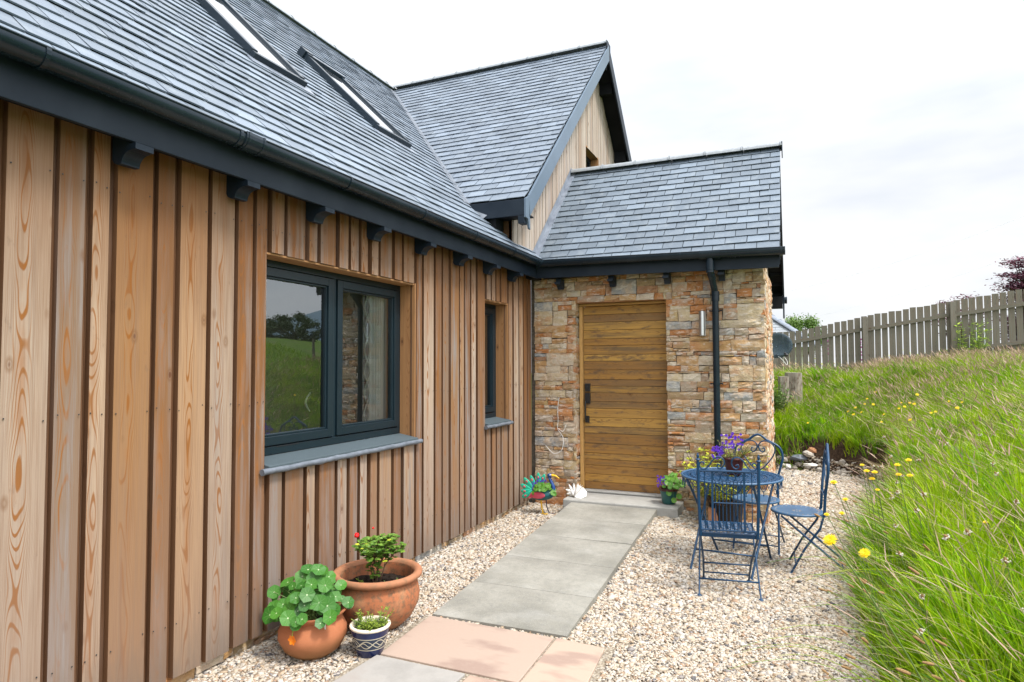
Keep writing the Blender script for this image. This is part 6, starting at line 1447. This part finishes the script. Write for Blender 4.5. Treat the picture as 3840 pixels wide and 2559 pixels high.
for i, (x, y_) in enumerate(((1150, 1258), (1083, 1300), (1063, 1332), (1135, 1392), (1037, 1393), (990, 1392), (1340, 1380), (1428, 1332), (1360, 1303), (1490, 1312), (1388, 1380), (1465, 1390), (1600, 1410), (1635, 1390), (1748, 1302), (1852, 1325), (1815, 1415), (1220, 1430), (1200, 1490), (1432, 1497), (975, 1495), (930, 1437), (603, 1490))):
    q = hit(*rz_(x, y_), .34, 4)
    if not q: continue
    if d0 is None: d0 = dandelion((0, 0, .38), (0, 0, 0), .022, gl, 'far dandelions'); d0.location = q
    else: c = d0.copy(); C.objects.link(c); c.location = q; c.rotation_euler = (0, 0, random.uniform(-.6, .6)); s_ = random.uniform(.8, 1.15); c.scale = (s_,)*3
# ribwort plantain heads leaning over the gravel
def plantain(name, base, tip, hl, hr, white, label, group):
    b, t = Vector(base), Vector(tip); m = MB(); P = [p-b for p in stalkpts(b, t)]; m.tube(P, .0016, 5, cap=False, mi=1); d = (P[-1]-P[-3]).normalized(); c = P[-1]
    n = 9; m.tube([c+d*(hl*i/(n-1)) for i in range(n)], [hr*(.35+.65*math.sin(math.pi*min(1, (i+1)/n*1.02))**.5)*random.uniform(.85, 1.12) for i in range(n)], 8)
    if white:
        u = d.orthogonal().normalized(); v = d.cross(u)
        for k in range(16): a = random.uniform(0, 6.28); q = c+d*hl*random.uniform(.25, .6)+(u*math.cos(a)+v*math.sin(a))*hr*random.uniform(1.2, 2.4); m.blob(tuple(q), .0034, 5, 4, mi=2)
    o = m.build(name, ['plantain', 'stem', 'anther'], loc=base); tag(o, label, 'wildflower', group); return o
gA = 'brown ribwort plantain head on a long stalk leaning over the gravel edge'; gB = 'ribwort plantain head with a ring of cream anthers standing in the bank grass'
random.seed(14)
for i in range(58):
    y_ = random.choice((random.uniform(1.9, 3.0), random.uniform(2.6, 5.2))); x = float(np.interp(y_, [1, 2, 2.8, 3.8, 4.6, 5.4], [.52, .45, .40, .33, .30, .36]))+random.uniform(.04, .45); L_ = random.uniform(.35, .62); b = gb(x, y_)
    plantain('plantain', b, (x-L_*random.uniform(.45, .95), y_+random.uniform(-.25, .12), b[2]+L_*random.uniform(.45, .95)), random.uniform(.028, .050), random.uniform(.0050, .0066), False, gA, 'leaning plantain heads')
for i in range(46):
    y_ = random.uniform(2.0, 6.5); x = .55+random.random()**1.3*(y_*.27-.05); L_ = random.uniform(.42, .62); b = gb(x, y_)
    plantain('plantain', b, (x-random.uniform(-.05, .25), y_+random.uniform(-.2, .1), b[2]+L_), random.uniform(.020, .034), random.uniform(.0052, .0068), True, gB, 'flowering plantain heads')
# a few long arching blades of straw at the front edge
m = MB(); random.seed(3)
for i in range(34):
    y_ = random.uniform(1.9, 4.2); x = random.uniform(.36, .9); b = Vector(gb(x, y_)); L_ = random.uniform(.5, .95); d = Vector((-random.uniform(.5, 1), random.uniform(-.5, .1), 0)).normalized(); P = []
    for k in range(9): t = k/8; P.append(b+d*L_*(t**1.4)*.9+Vector((0, 0, L_*(.85*t-.55*t**2.4))))
    m.tube(P, [.0026*(1-.75*k/8) for k in range(9)], 4, cap=False)
o = m.build('straw_stalks', 'grass'); tag(o, 'long arching pale stalks spilling from the bank over the gravel', 'grass', kind='stuff')
# single weeds, shrubs and foxgloves
def weed(loc, rad, hgt, n, L, W, mat, name, label, cat, per=14):
    t = thing(name, label, cat, loc); ml, ms = MB(), MB(); sprigs(ml, ms, (0, 0, 0), rad, hgt, n, L, W, per, .6, .004); ml.build('foliage', mat, t); ms.build('stems', 'stem', t); return t
x = 3.25; weed((x, 15.2, h1(x, 15.2)), .22, 1.15, 40, .09, .035, 'weed', 'tall_weed', 'bright green tall weed growing against the fence beside the right post', 'weed')
x = 2.55; weed((x, 15.0, h1(x, 15)), .25, .55, 24, .09, .035, 'weed', 'weed', 'shorter green weed against the fence left of the right post', 'weed')
x = 1.75; weed((x, 14.6, h1(x, 14.6)), .35, .45, 40, .07, .03, 'greenleaf', 'low_shrub', 'low olive-green shrub in the grass at the middle of the fence', 'shrub')
weed((-.33, 11.6, h1(-.33, 11.6)), .20, .62, 46, .06, .045, 'treeleaf', 'bramble', 'dark leafy bramble at the foot of the dish pole by the stone corner', 'shrub')
for i, (x, lb) in enumerate(((-.37, 'foxglove glimpsed through the fence behind the stumps'), (.72, 'foxglove glimpsed through the fence right of the stumps'), (1.50, 'foxglove glimpsed through the fence, left of the first post'), (1.36, 'foxglove glimpsed through the fence farthest from the stone corner'))):
    t = thing('foxglove', lb, 'flower', (x, 16.4, h1(x, 16.4)), group='foxgloves behind the fence'); ml, ms = MB(), MB(); ms.tube([(0, 0, 0), (0, 0, 1.05)], .008, 5)
    for k in range(26): z = .45+.022*k; a = k*2.4; ml.blob((math.cos(a)*.035, math.sin(a)*.035, z), (.022, .022, .026), 6, 4)
    ml.build('bells', 'pinkf', t); ms.build('stem', 'stem', t)
m = MB()
for i in range(1400):
    x = random.uniform(-.4, 3.0); y_ = random.uniform(16.2, 17.4); z = h1(x, y_)+random.uniform(0, .55)*random.random()**.4; a = random.uniform(0, 6.28); m.leaf((x, y_, z), (math.cos(a), math.sin(a), .5), (0, 0, 1), .10, .045)
o = m.build('garden_border', 'limeleaf'); tag(o, 'yellow-green border plants glimpsed behind the fence', 'plants', kind='stuff')
